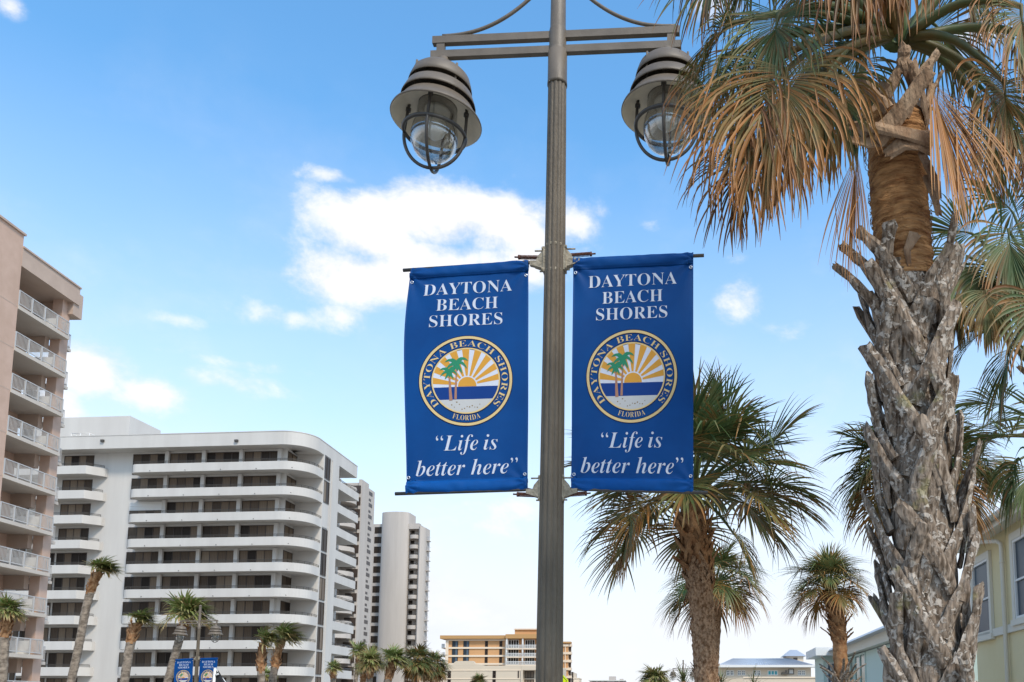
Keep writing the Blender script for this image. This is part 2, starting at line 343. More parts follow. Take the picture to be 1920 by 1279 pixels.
def window(F, u0, u1, v, z0, z1, n, parent, fm='frame', pm='win', tones=None, name='window', fw=.07, depth=.12, hbar=0):
    """frame part with one pane sub-part; v is the wall face"""
    mb = MB()
    F.box(mb, u0, u1, v-.02, v+depth*.5, z1-fw, z1); F.box(mb, u0, u1, v-.02, v+depth*.5, z0, z0+fw)
    for i in range(n+1):
        x = u0+(u1-u0-fw)*i/n; F.box(mb, x, x+fw, v-.02, v+depth*.5-.003, z0+fw, z1-fw)
    if hbar: zz = z0+(z1-z0)*hbar; F.box(mb, u0+fw, u1-fw, v-.02, v+depth*.5-.006, zz, zz+fw*.7)
    fr = mb.build(name, fm, parent)
    p = MB(); tn = []
    for i in range(n):
        a = u0+(u1-u0)*i/n; b = u0+(u1-u0)*(i+1)/n
        p.add([F.W(a, v+.012, z0), F.W(b, v+.012, z0), F.W(b, v+.012, z1), F.W(a, v+.012, z1)], [(0, 1, 2, 3)])
        tn.append(tones[i] if tones else random.random()**1.2)
    p.build('pane', pm, fr, tone=tn)
    return fr

def offset_path(path, d):
    out_ = []
    for i, p in enumerate(path):
        a = V3(path[max(i-1, 0)]); b = V3(path[min(i+1, len(path)-1)]); t = (b-a); t.z = 0; t.normalize()
        nrm = V3((-t.y, t.x, 0)); out_.append(V3(p)+nrm*d)
    return out_

# ------------------------------------------------------------------ ground
g = MB()
ys = [-300, 5, 38, 300, 5000]; zs = [0, 0, -.9, -.9, -.9]
def gz(y):
    for i in range(4):
        if y <= ys[i+1]: return zs[i]+(zs[i+1]-zs[i])*(y-ys[i])/(ys[i+1]-ys[i])
    return -.9
def sheet(x0, x1, dz, y0=-300, y1=5000):
    m = MB(); yy = sorted(set([y0]+[y for y in ys if y0 < y < y1]+[y1]))
    for a, b in zip(yy, yy[1:]):
        m.add([(x0, a, gz(a)+dz), (x1, a, gz(a)+dz), (x1, b, gz(b)+dz), (x0, b, gz(b)+dz)], [(0, 1, 2, 3)])
    return m
struct(sheet(-3000, 3000, -.16), 'ground', 'sand')
struct(sheet(-16, -2.2, -.10, -200, 900), 'road', 'asphalt')
struct(sheet(-9.2, -9.0, -.096, -200, 900), 'road_marking', 'roadpaint')
pv = MB()
yy = [-200, 5, 38, 900]
for a, b in zip(yy, yy[1:]):
    pv.hexa([(-2.2, a, gz(a)-.3), (1.6, a, gz(a)-.3), (1.6, b, gz(b)-.3), (-2.2, b, gz(b)-.3), (-2.2, a, gz(a)), (1.6, a, gz(a)), (1.6, b, gz(b)), (-2.2, b, gz(b))])
struct(pv, 'pavement', 'concrete')

# ------------------------------------------------------------------ street lamp
def lerp(a, b, t): return a+(b-a)*t
LB = at(1032, 1120, 5.5); LX, LY = LB.x, 5.5
FL = Fr((LX, LY), R(3.3), 'front')
def lz(py): return FL.z(1032, py)
def build_lamp():
    t = thing('street_lamp', (LX, LY, 0), 'tall brown fluted street lamp with two caged glass lanterns in the foreground', 'street lamp', 'street lamps with banners')
    O = V3((LX, LY, 0))
    z1 = lz(152)
    m = MB()
    fl = lambda an, z: 1-.085*(abs(math.sin(an*6+.4))**4)
    prof = [(.13, 0), (.13, .06), (.115, .10), (.115, .5), (.105, .56), (.092, .62)]
    m.lathe(prof, O, 32)
    m.lathe([(.092-.030*k/24, .62+(z1-.62)*k/24) for k in range(25)], O, 128, smooth=False, star=fl)
    m.build('pole', 'pole', t)
    m = MB(); za = lz(162); zb = lz(100); zc = lz(58)
    m.lathe([(.060, za), (.067, za), (.067, za+.02), (.0655, za+.03), (.0645, zb), (.058, zb+.004), (.058, zb+.02), (.0585, zc-.01), (.056, zc+.004), (.053, zc+.01), (.050, lz(-40)), (.050, lz(-85))], O, 40)
    m.lathe([(.050, lz(-85)), (.062, lz(-87)), (.058, lz(-98)), (.0, lz(-108))], O, 24)
    # raised seams
    m.build('collar', 'bronze', t)
    # cross arms: two bars each side tied at the end
    for sgn, ex in ((-1, -.865), (1, .83)):
        a = MB(); v0, v1 = -.020, .020
        zt, zm1, zm2, zb_ = lz(62), lz(75), lz(89), lz(102)
        s0, s1 = (ex, -.045) if sgn < 0 else (.045, ex)
        FL.box(a, s0, s1, v0, v1, zm1, zt); FL.box(a, s0-.01*(sgn < 0), s1+.01*(sgn > 0), v0, v1, zb_, zm2)
        e0, e1 = (ex+.03, ex+.085) if sgn < 0 else (ex-.085, ex-.03)
        FL.box(a, e0, e1, v0+.004, v1-.004, zm2-.002, zm1+.002)
        a.build('arm', 'bronze', t)
        # scroll bar from pole to arm end
        q = MB(); pts = []
        for k in range(25):
            s_ = k/24; u = lerp(.05, .80, s_); zz = lz(62)+.012+.42*(1-s_)**2.3
            pts.append(FL.W(sgn*u, 0, zz))
        q.tube(pts, .0125, 8); q.build('scroll', 'bronze', t)
        # lantern
        zl = zb_; tilt = R(5) if sgn < 0 else R(.5)
        from mathutils import Matrix
        c = FL.W(-.79 if sgn < 0 else .745, 0, zl-.055)
        ax = -FL.V
        def rot(p, c=c, tilt=tilt): return c+Matrix.Rotation(tilt, 3, ax)@(V3(p))
        def fin(mb_, name, mt, par):
            mb_.v = [rot(v) for v in mb_.v]; return mb_.build(name, mt, par)
        h = MB()
        h.lathe([(0, .055), (.036, .055), (.04, .0), (.05, -.02), (.10, -.035), (.165, -.06), (.190, -.085), (.207, -.135), (.214, -.165), (.210, -.168), (.200, -.14), (.18, -.10), (.12, -.075), (0, -.07)], n=48)
        h.lathe([(.118, -.07), (.118, -.33)], n=40)
        h.lathe([(.118, -.185), (.205, -.195), (.222, -.205), (.246, -.262), (.251, -.278), (.246, -.280), (.232, -.255), (.205, -.212), (.118, -.205)], n=48)
        for q_ in range(4):
            an_ = R(45+90*q_); h.tube([(.19*math.cos(an_), .19*math.sin(an_), -.07), (.19*math.cos(an_), .19*math.sin(an_), -.30)], .008, 6)
        hd = fin(h, 'lantern_hood', 'bronze', t)
        sh = MB()
        sh.lathe([(.13, -.285), (.20, -.290), (.238, -.303), (.262, -.345), (.300, -.388), (.306, -.402), (.300, -.406)], n=56)
        sh.lathe([(.300, -.406), (.292, -.398), (.255, -.356), (.226, -.318), (.18, -.300), (.13, -.300)], n=56, m=1)
        fin(sh, 'shade', ['bronze', 'shade_in'], hd)
        gl = MB(); gp = [(.128, -.30), (.134, -.34), (.134, -.43), (.150, -.46), (.158, -.52), (.150, -.58), (.118, -.64), (.07, -.675), (.0, -.69)]
        gl.lathe(gp, n=40); gl.lathe([(r_*.965, z_+.005) for r_, z_ in gp][::-1], n=40); fin(gl, 'glass_globe', 'globe', hd)
        bl = MB(); bl.lathe([(.0, -.31), (.06, -.31), (.085, -.33), (.085, -.35), (.05, -.36), (.05, -.40), (.07, -.42), (.075, -.46), (.06, -.50), (.03, -.53), (0, -.54)], n=24)
        fin(bl, 'bulb', 'bulb', hd)
        cg = MB(); rr = .207; zr = -.50
        cg.tube([(rr*math.cos(2*math.pi*k/48), rr*math.sin(2*math.pi*k/48), zr) for k in range(49)], .0125, 8, cap=False)
        for k in range(4):
            an = R(-97+90*k)+(.14 if sgn < 0 else 0); cx, cy = math.cos(an), math.sin(an)
            cg.tube([(rr*.93*cx, rr*.93*cy, -.27), (rr*.97*cx, rr*.97*cy, -.36), (rr*cx, rr*cy, zr)], .0105, 8)
            cg.tube([((rr+.002)*cx, (rr+.002)*cy, -.235), ((rr+.002)*cx, (rr+.002)*cy, -.262)], .017, 8)
            cg.tube([((rr-.0)*.95*cx, (rr-.0)*.95*cy, -.33), (rr*.955*cx, rr*.955*cy, -.352)], .018, 8)
            pts = []
            for j in range(15):
                ph = math.pi/2*j/14; pts.append((rr*math.cos(ph)*cx, rr*math.cos(ph)*cy, zr-.245*math.sin(ph)))
            cg.tube(pts, .0115, 8)
        fin(cg, 'wire_guard', 'darkmetal', hd)
    # banner brackets
    B = {}
    for key, sgn, py, rin, tip, spy in (('lt', -1, 492, (984, 492), (756, 507), 480), ('rt', 1, 490, (1080, 490), (1320, 479), 477), ('lb', -1, 920, (990, 918), (741, 926), 928), ('rb', 1, 920, (1070, 917), (1327, 924), 926)):
        ui, zi = FL.px(*rin); ut, zt_ = FL.px(*tip); us = .066*sgn; zs_ = FL.z(1032, py)
        b = MB(); top = key[1] == 't'
        k = 1 if top else -1
        # saddle plate and knuckle casting
        def cb(u0, u1, v, z0, z1): FL.box(b, min(u0*sgn, u1*sgn), max(u0*sgn, u1*sgn), -v, v, z0, z1)
        cb(.060, .076, .034, zs_-.075, zs_+.095)
        b.hexa([FL.W(sgn*.0765, .026, zs_-.05), FL.W(sgn*.0765, -.026, zs_-.05), FL.W(sgn*.0765, -.026, zs_+.075), FL.W(sgn*.0765, .026, zs_+.075),
                FL.W(sgn*.135, .020, zs_-.030), FL.W(sgn*.135, -.020, zs_-.030), FL.W(sgn*.112, -.020, zs_+.035), FL.W(sgn*.112, .020, zs_+.035)])
        b.hexa([FL.W(sgn*.118, .018, zs_-.032), FL.W(sgn*.118, -.018, zs_-.032), FL.W(sgn*.118, -.018, zs_+.008), FL.W(sgn*.118, .018, zs_+.008),
                FL.W(sgn*.165, .015, zs_-.020), FL.W(sgn*.165, -.015, zs_-.020), FL.W(sgn*.165, -.015, zs_+.010), FL.W(sgn*.165, .015, zs_+.010)])
        for dz in (-.062, .082):
            b.tube([FL.W(sgn*.070, .0, zs_+dz), FL.W(sgn*(.135 if dz > 0 else .10), .0, zs_+dz)], .0055, 6)
            b.tube([FL.W(sgn*.074, .03, zs_+dz), FL.W(sgn*.083, .03, zs_+dz)], .012, 6)
        for zz in (-.078, .098):
            b.lathe([(.063, zs_+zz-.006), (.066, zs_+zz-.006), (.066, zs_+zz+.006), (.063, zs_+zz+.006)], V3((LX, LY, 0)), 32)
        br = b.build('banner_bracket', 'clamp', t)
        r_ = MB(); r_.tube([FL.W(us*1.5, 0, zs_-.005), FL.W(ui, 0, zi), FL.W(ut, 0, zt_)], .0115, 10); r_.build('rod', 'darkmetal', br)
        s_ = MB(); zsp = zs_+.036 if top else zs_-.028; L0, L1 = .10, .235 if top else .215
        pts = []
        for j in range(16*8+1):
            q = j/(16*8); an = j*2*math.pi/8; pts.append(FL.W(sgn*lerp(L0, L1, q), math.cos(an)*.013, zsp+(q*.006)+math.sin(an)*.013))
        s_.tube(pts, .0032, 5); s_.tube([FL.W(sgn*L0, 0, zsp), FL.W(sgn*(L1+.035), 0, zsp+.008)], .0055, 6)
        s_.tube([FL.W(sgn*L1, 0, zsp+.006), FL.W(sgn*(L1+.01), 0, zsp+.0065)], .016, 8)
        s_.build('spring', 'rust', br)
    return t

# ------------------------------------------------------------------ banners (art units: 562 wide, 1074 high, measured on the cloth)
AW, AH = 562.0, 1074.0
def math_text(s, kind):
    o = ''
    for c in s:
        if kind == 'bold' and c.isalpha(): o += chr((0x1D400 if c.isupper() else 0x1D41A-0)+ord(c)-(65 if c.isupper() else 97))
        elif kind == 'ital' and c.isalpha(): o += chr((0x1D468 if c.isupper() else 0x1D482)+ord(c)-(65 if c.isupper() else 97))
        else: o += c
    return o
_tc = {}
def glyphs(s, kind, off=0.0):
    """outline of a string as (verts, faces, x0, x1, y0, y1) in font units"""
    key = (s, kind, off)
    if key in _tc: return _tc[key]
    c = bpy.data.curves.new('t', 'FONT'); c.body = math_text(s, kind); c.offset = off; c.resolution_u = 5
    o = bpy.data.objects.new('t', c); col.objects.link(o)
    bpy.context.view_layer.update()
    dg = bpy.context.evaluated_depsgraph_get(); me = o.evaluated_get(dg).to_mesh()
    vs = [(v.co.x, v.co.y) for v in me.vertices]; fs = [list(p.vertices) for p in me.polygons]
    o.evaluated_get(dg).to_mesh_clear(); bpy.data.objects.remove(o); bpy.data.curves.remove(c)
    xs = [v[0] for v in vs]; yy_ = [v[1] for v in vs]
    _tc[key] = (vs, fs, min(xs), max(xs), min(yy_), max(yy_)); return _tc[key]

class Art:
    """flat artwork pieces in art units (y down), later laid on the cloth"""
    def __init__(s): s.p = {}
    def add(s, m, vs, fs, lift): s.p.setdefault(m, []).append((vs, fs, lift))
    def text(s, m, txt, kind, x0, x1, yb, cap, slope=0, off=-.010, lift=2):
        vs, fs, a, b, c, d = glyphs(txt, kind, off)
        hv = glyphs('H' if kind == 'bold' else 'L', kind, off); hh = hv[5]-0
        sx = (x1-x0)/(b-a); sy = cap/hh
        s.add(m, [(x0+(v[0]-a)*sx, yb-v[1]*sy) for v in vs], fs, lift)
    def ring(s, m, cx, cy, r0, r1, lift, a0=0, a1=360, n=96, rad=4):
        vs = []; fs = []; full = a1-a0 >= 360
        for j in range(rad+1):
            r = lerp(r0, r1, j/rad)
            for k in range(n+1):
                an = R(lerp(a0, a1, k/n)); vs.append((cx+r*math.cos(an), cy-r*math.sin(an)))
        for j in range(rad):
            for k in range(n): fs.append([j*(n+1)+k, (j+1)*(n+1)+k, (j+1)*(n+1)+k+1, j*(n+1)+k+1])
        s.add(m, vs, fs, lift)
    def band(s, m, cx, cy, r, y0, y1, lift, n=24, fn0=None):      # part of a disc between two heights
        vs = []; fs = []
        for j in range(13):
            y = lerp(y0, y1, j/12); h = math.sqrt(max(r*r-(y-cy)**2, 0))
            for k in range(n+1): vs.append((cx-h+2*h*k/n, y))
        for j in range(12):
            for k in range(n): fs.append([j*(n+1)+k, (j+1)*(n+1)+k, (j+1)*(n+1)+k+1, j*(n+1)+k+1])
        s.add(m, vs, fs, lift)
    def poly(s, m, pts, lift):
        cx = sum(p[0] for p in pts)/len(pts); cy = sum(p[1] for p in pts)/len(pts)
        s.add(m, [(cx, cy)]+list(pts), [[0, i+1, (i+1) % len(pts)+1] for i in range(len(pts))], lift)
    def stroke(s, m, pts, w0, w1, lift):
        vs = []; fs = []; n = len(pts)
        for i, p in enumerate(pts):
            a = pts[max(i-1, 0)]; b = pts[min(i+1, n-1)]; dx, dy = b[0]-a[0], b[1]-a[1]; l = math.hypot(dx, dy) or 1; w_ = lerp(w0, w1, i/(n-1))/2
            vs += [(p[0]-dy/l*w_, p[1]+dx/l*w_), (p[0]+dy/l*w_, p[1]-dx/l*w_)]
        for i in range(n-1): fs.append([2*i, 2*i+1, 2*i+3, 2*i+2])
        s.add(m, vs, fs, lift)
    def arc_text(s, m, txt, cx, cy, r, cap, a_start, a_end, inward=False, off=-.012, lift=4):
        # letters placed one by one along the circle, feet towards (or away from) the centre
        adv = []; 
        for ch in txt:
            if ch == ' ': adv.append((None, .30)); continue
            g_ = glyphs(ch, 'bold', off); adv.append((g_, (g_[3]-g_[2])+.085))
        tot = sum(a[1] for a in adv); hh = glyphs('H', 'bold', off)[5]; x = 0; sc_ = cap/hh
        span = abs(a_start-a_end)*math.pi/180*(r+cap*.4); ks = span/tot      # horizontal scale
        for g_, w_ in adv:
            mid = x+w_/2; ang = lerp(a_start, a_end, mid/tot); x += w_
            if g_ is None: continue
            th = R(ang); cxm = (g_[2]+g_[3])/2; vs = []
            for v in g_[0]:
                lx = (v[0]-cxm)*ks*.97; ly = v[1]*sc_
                if not inward:   # feet to centre, clockwise
                    px = (r+ly)*math.cos(th)+lx*math.sin(th); py = (r+ly)*math.sin(th)-lx*math.cos(th)
                else:            # top to centre, counter-clockwise
                    px = (r+cap-ly)*math.cos(th)-lx*math.sin(th); py = (r+cap-ly)*math.sin(th)+lx*math.cos(th)
                vs.append((cx+px, cy-py))
            s.add(m, vs, g_[1], lift)

def make_art():
    A = []
    for args in (('DAYTONA', 'bold', 72, 486, 143, 54), ('BEACH', 'bold', 138, 420, 220, 54), ('SHORES', 'bold', 110, 442, 296, 54), ('\u201cLife', 'ital', 138, 330, 878, 69), ('is', 'ital', 356, 420, 878, 69), ('better here\u201d', 'ital', 44, 516, 991, 69)):
        a_ = Art(); a_.text('white_ink', *args); A.append(a_)
    E_ = Art(); cx, cy = 278, 556
    E_.ring('navy_ink', cx, cy, 194, 213, 1); E_.ring('pale_gold', cx, cy, 197.5, 209.5, 2.2)
    E_.ring('navy_ink', cx, cy, 148, 158, 1); E_.ring('pale_gold', cx, cy, 148, 154.5, 2.2)
    E_.arc_text('pale_gold', 'DAYTONA BEACH SHORES', cx, cy, 162, 27, 223, -43)
    E_.arc_text('pale_gold', 'FLORIDA', cx, cy, 162, 23, 249, 291, inward=True)
    r = 149; hy = cy+29; sy = cy+88
    E_.band('white_ink', cx, cy, r, cy-r+.01, hy, 2); E_.band('sea_ink', cx, cy, r, hy, sy, 2); E_.band('sand_ink', cx, cy, r, sy, cy+r-.01, 2)
    sx, sy0 = cx+6, cy+24
    for k in range(9):      # orange rays
        a0 = 9+k*19.4; a1 = a0+11.2
        vs = []; fs = []
        for j in range(9):
            for i in range(4):
                an = R(lerp(a0, a1, i/3)); dx, dy = math.cos(an), -math.sin(an)
                # distance from sun centre to the picture circle
                fx, fy = sx-cx, sy0-cy; b_ = fx*dx+fy*dy; cc_ = fx*fx+fy*fy-r*r; L = -b_+math.sqrt(b_*b_-cc_)
                d_ = lerp(46, L-1, j/8); vs.append((sx+dx*d_, sy0+dy*d_))
        for j in range(8):
            for i in range(3): fs.append([j*4+i, (j+1)*4+i, (j+1)*4+i+1, j*4+i+1])
        E_.add('orange_ink', vs, fs, 3)
    E_.ring('orange_ink', sx, hy-4, 0.5, 41, 4, 0, 180, 40, 5); E_.band('orange_ink', sx, hy-4, 41, hy-4.1, hy-.5, 4)
    for tx, ty, bx, w_ in ((118+0, 500-0, 142, 17), (190, 470, 178, 15)):      # two little palms
        pass
    def minipalm(cx_, cy_, bx_, by_, sc_, w0, w1):
        E_.stroke('brown_ink', [(cx_, cy_), (lerp(cx_, bx_, .35)+1, lerp(cy_, by_, .35)), (lerp(cx_, bx_, .7), lerp(cy_, by_, .7)), (bx_, by_)], w0, w1, 6)
        for dx, dy, sag in ((-52, -10, -14), (-48, 26, -10), (-22, 44, 2), (52, -12, -18), (48, 24, -16), (26, 46, -4), (-22, -26, -4), (30, -28, -8), (6, 34, 2)):
            L = []; 
            for j in range(7):
                q = j/6; L.append((cx_+dx*sc_*q, cy_+(dy*q+sag*math.sin(q*math.pi))*sc_))
            n = len(L); vs = []; fs = []
            for i, p in enumerate(L):
                a = L[max(i-1, 0)]; b = L[min(i+1, n-1)]; ex, ey = b[0]-a[0], b[1]-a[1]; l = math.hypot(ex, ey) or 1
                wd = sc_*(9.5*(1-i/(n-1))**.7+.6)
                vs += [(p[0]-ey/l*wd, p[1]+ex/l*wd), (p[0]+ey/l*wd, p[1]-ex/l*wd)]
            for i in range(n-1): fs.append([2*i, 2*i+1, 2*i+3, 2*i+2])
            E_.add('green_ink', vs, fs, 7+.25*(abs(dx) % 7))
    minipalm(cx-76, cy-44, cx-68, cy+92, .80, 6, 15); minipalm(cx-42, cy-80, cx-47, cy+86, 1.0, 5, 11)
    rnd = random.Random(3)
    for k in range(16):
        px = cx-88+k*11.5; py = cy+100+rnd.random()*34+(2 if k % 2 else 0)
        if (px-cx)**2+(py-cy)**2 > 138**2: continue
        E_.ring('dot_ink', px, py, .1, 2.2+rnd.random()*1.4, 4, 0, 360, 8, 1)
    return A, E_

def make_banner(label, corners, bow, phase, group):
    TL, TR, BR, BL = [FL.px(*c) for c in corners]
    def pos(x, y, lift):
        u, v = x/AW, y/AH
        a = (lerp(TL[0], TR[0], u), lerp(TL[1], TR[1], u)); b = (lerp(BL[0], BR[0], u), lerp(BL[1], BR[1], u))
        q = (lerp(a[0], b[0], v)+bow(u, v), lerp(a[1], b[1], v))
        edge = math.sin(min(max(v, 0), 1)*math.pi)
        dv = .014*edge*math.sin(u*3.6+phase+v*1.7)+.006*math.sin(v*9+u*4+phase)*edge
        # puckers gathered at the corners by the hem
        for (cu, cv_) in ((0, .03), (1, .03), (0, .965), (1, .965)):
            d = math.hypot((u-cu)*.76, (v-cv_)*1.45)
            dv += .008*math.exp(-d*7.5)*math.sin(math.atan2(v-cv_, (u-cu)*.5)*9+phase)
        dv += .0030*noise.noise((u*6+phase, v*4, 0))+(.004*noise.noise((u*14+phase, v*30, 3)) if v > .93 or v < .06 else 0)
        hem = 1 if (v < .052 or v > .945) else 0
        return FL.W(q[0], dv+.001+lift, q[1])
    loc = FL.W((TL[0]+TR[0])/2, 0, BL[1])
    t = thing('street_banner', tuple(loc), label, 'banner', group)
    nx, ny = 60, 110
    def sheet_(y0, y1, dz, thick, matn, name, roll=False, ny=ny):
        m = MB()
        for face in (0, 1):
            b = len(m.v)
            for j in range(ny+1):
                for i in range(nx+1):
                    y = lerp(y0, y1, j/ny); bul = 0
                    if roll: bul = .0155*math.sqrt(max(0, 1-(2*j/ny-1)**2))
                    z_ = dz+bul if face == 0 else dz-thick-bul
                    m.v.append(pos(AW*i/nx, y, z_))
            for j in range(ny):
                for i in range(nx):
                    q = [b+j*(nx+1)+i, b+(j+1)*(nx+1)+i, b+(j+1)*(nx+1)+i+1, b+j*(nx+1)+i+1]
                    m.f.append(q if face == 0 else q[::-1]); m.m.append(0); m.sm.append(True)
        n0 = 0; n1 = (nx+1)*(ny+1)
        for i in range(nx):
            for j in (0, ny):
                k = j*(nx+1)+i; m.f.append([n0+k, n0+k+1, n1+k+1, n1+k]); m.m.append(0); m.sm.append(False)
        for j in range(ny):
            for i in (0, nx):
                k = j*(nx+1)+i; m.f.append([n0+k, n0+k+nx+1, n1+k+nx+1, n1+k]); m.m.append(0); m.sm.append(False)
        return m.build(name, matn, t)
    sheet_(54, AH-60, 0, .0012, 'blue', 'cloth')
    sheet_(2, 54.5, .003, .006, 'blue', 'top_hem', True, 10); sheet_(AH-60.5, AH-3, .003, .006, 'hem', 'bottom_hem', True, 10)
    A, E_ = ART
    def lay(art, name, parent_=None):
        mats = list(art.p); m = MB()
        for mi, mm in enumerate(mats):
            for vs, fs, lift in art.p[mm]:
                m.add([pos(x, y, .0016+lift*.00035) for x, y in vs], fs, mi)
        return m.build(name, mats, t)
    for a_ in A: lay(a_, 'lettering')
    lay(E_, 'round_emblem')
    for x, y in ((12, 72), (AW-12, 72), (12, AH-76), (AW-12, AH-76)):
        m = MB(); c = pos(x, y, .003); 
        for k in range(17): pass
        pts = [c+FL.U*(.0085*math.cos(2*math.pi*k/16))+V3((0, 0, .0085*math.sin(2*math.pi*k/16))) for k in range(17)]
        m.tube(pts, .0035, 6, cap=False); m.build('grommet', 'steel', t)
    return t
ART = make_art()
lamp = build_lamp()
BG = 'blue banners on the street lamps'
banner_l = make_banner('blue town banner left of the near lamp pole, with a bowed left edge', [(772, 503), (991, 487), (989, 921), (762, 928)],
    lambda u, v: -.030*math.sin(v*math.pi)*(1-u)**1.5*(1.0 if v < .99 else 1)-.012*math.sin(v*math.pi*2)*(1-u), .6, BG)
banner_r = make_banner('blue town banner right of the near lamp pole, hanging flat and square', [(1075, 484), (1300, 473), (1300, 926), (1071, 921)], lambda u, v: -.003*math.sin(v*math.pi)*(1-u), 3.4, BG)

# the second lamp farther down the street, with its own two banners
FARP = at(372, 1200, 38.0)
dx, dy, dzz = FARP.x-LX, 38-LY, -.95
def shifted(o, lab, extra=(0, 0, 0)):
    c = copy_tree(o); c.location = V3(o.location)+V3((dx, dy, dzz))+V3(extra); c['label'] = lab; return c
shifted(lamp, 'distant street lamp with two lanterns seen against the wide white apartment block')
shifted(banner_l, 'tiny blue banner left of the distant lamp pole below its lantern')
shifted(banner_r, 'tiny blue banner right of the distant lamp pole, beside the black flag')

# ------------------------------------------------------------------ wide white apartment block
def block():
    FB = Fr(at(484, 1000, 99).xy, R(4.7), 'front')
    t = None
    uc = FB.u(576, 866); u_l = FB.u(243, 866)
    cpt = FB.W(uc, 0); FS = Fr(cpt.xy, R(1.8), 'left')
    t = thing('apartment_block', tuple(FB.W(uc-20, -8, -.9)), 'wide white apartment block with rounded corner balconies and dark curtained windows', 'apartment building')
    s_end = FS.u(606, 897); s_glass = FS.u(622, 905); s_pier = FS.u(634, 915); s_far = FS.u(676, 903)
    tops = [865, 911, 959, 1006, 1055, 1104, 1152, 1200.5, 1249.5]; bots = [880.5, 928, 975, 1023, 1070, 1119, 1167, 1217, 1267]
    zt = [FB.z(484, y) for y in tops]; zb = [FB.z(484, y) for y in bots]
    fh = (zt[0]-zt[-1])/8; ph = sum(a-b for a, b in zip(zt, zb))/9
    zt = [zt[0]-fh*k for k in range(11)]; zb = [z-ph for z in zt]
    zf1, zf0 = FB.z(484, 809), FB.z(484, 834)
    RR = 3.2; D = 1.9; DS = 3.3
    def corner_path(r, inset, s_stop, u_start, left_round):
        p = []
        if left_round:
            for k in range(6):
                a = R(90*k/5); rr = .9; p.append(FB.W(u_start+rr-rr*math.cos(a), -inset-rr+rr*math.sin(a)))
        else: p.append(FB.W(u_start, -inset))
        a0 = FB.W(uc-r, -inset); b0 = FS.W(r, -inset); c0 = FB.W(uc-.0, 0)+FB.V*(-inset)+FS.V*(-inset)
        for k in range(13):
            q = k/12; an = q*math.pi/2; w1, w2 = 1-math.sin(an), 1-math.cos(an)
            p.append(c0+(a0-c0)*w1+(b0-c0)*w2)
        p.append(FS.W(s_stop, -inset)); return p
    # main walls
    m = MB(); ul = FB.u(60, 1000)
    zg = -1.2; ztop = zf0+.2
    _a, _b = FS.W(0, -DS), FS.W(1, -DS); _da = (_a-FB.O).dot(FB.V); _db = (_b-FB.O).dot(FB.V); sin_ = (-D-_da)/(_db-_da)
    wall = [FB.W(ul-6, -D), FS.W(sin_, -DS), FS.W(s_end, -DS), FS.W(s_end, -.06), FS.W(s_glass, -.06), FS.W(s_pier, -.06), FS.W(s_pier, -2.6), FS.W(s_far, -2.6), FS.W(s_far, -16), FB.W(ul-6, -16)]
    m.prism([(p.x, p.y) for p in wall][::-1], zg, ztop); m.build('wall', 'white', t)
    # roof band
    f = MB(); po = corner_path(3.4, 0, s_far-1.3, ul-6, False); pi_ = corner_path(3.4, .6, s_far-1.3, ul-6, False)
    f.strip(po, pi_, zf0, zf1-.05); po2 = [p for p in corner_path(3.4, .0, s_far-1.3, ul-6, False)]
    f.strip(corner_path(3.4, -.04, s_far-1.3, ul-6, False), corner_path(3.4, .66, s_far-1.3, ul-6, False), zf1-.05, zf1+.04)
    f.strip(pi_, corner_path(3.4, D+2.5, s_far-1.3, ul-6, False), zf0+.02, zf0+.25)
    f.build('roof_band', 'white', t)
    # balconies round the corner
    for k in range(11):
        b = MB(); usb = u_l
        po = corner_path(RR, 0, s_end, usb, True); pi_ = corner_path(RR, .16, s_end, usb+.16, True); back = []
        for i, p in enumerate(po): back.append(p)
        b.strip(po, pi_, zb[k], zt[k])
        poly = po+[FS.W(s_end, -DS-.1), FB.W(uc-DS, -D-.1), FB.W(usb, -D-.1)]
        b.prism([(p.x, p.y) for p in [q-(FB.V+FS.V)*.003 for q in poly]][::-1], zb[k]+.05, zb[k]+.22)
        bo = b.build('balcony', 'white', t)
        r_ = MB(); pr = corner_path(RR, .04, s_end, usb+.05, True)
        for dz in (.16, .30): r_.tube([V3((p.x, p.y, zt[k]+dz)) for p in pr], .032, 5)
        for i, p in enumerate(pr):
            if i % 2 == 0: r_.tube([V3((p.x, p.y, zt[k]-.02)), V3((p.x, p.y, zt[k]+.30))], .022, 4)
        st = FB.u(243, 866); n = int((uc-RR-st)/3.2)
        for j in range(n): p = FB.W(st+1.2+j*3.2, -.04); r_.tube([V3((p.x, p.y, zt[k]-.02)), V3((p.x, p.y, zt[k]+.30))], .022, 4)
        r_.build('railing', 'darkmetal', bo)
        sp = MB()
        for j in range(5):
            p = FB.W(st+2.6+j*4.3, 0, zb[k]+.14); sp.tube([p-FB.V*.05, p+FB.V*.1], .045, 5)
        sp.build('drain_spout', 'darkmetal', bo)
        # front windows
        z0, z1 = zb[k]+.23, (zb[k-1] if k else zf0)+.0
        z1 = z1-.10; z0 = zb[k]+.24
        for (a, c) in ((92, 247), (265, 420), (437, 592), (613, 770)):
            ua, uc_ = FB.u(200+a/2.464, 1040, -D), FB.u(200+c/2.464, 1040, -D)
            fr = window(FB, ua, uc_, -D, z0, z1-.12, 4, t)
            if k == 2 and a == 92:
                q = MB()
                for j in range(6): FB.box(q, ua+.02, uc_-.02, -D+.062, -D+.16-.03*(j % 2), z1-.12-.16*(j+1)+.01, z1-.12-.16*j)
                q.build('roller_shutter', 'whitetrim', t)
        # piers between windows (proud of the wall)
        for a in (256, 428, 602, 781):
            pr = MB(); um = FB.u(200+a/2.464, 1040, -D); FB.box(pr, um-.22, um+.22, -D-.02, -D+.35, zb[k]+.225, z1+.09); pr.build('pier', 'white', t)
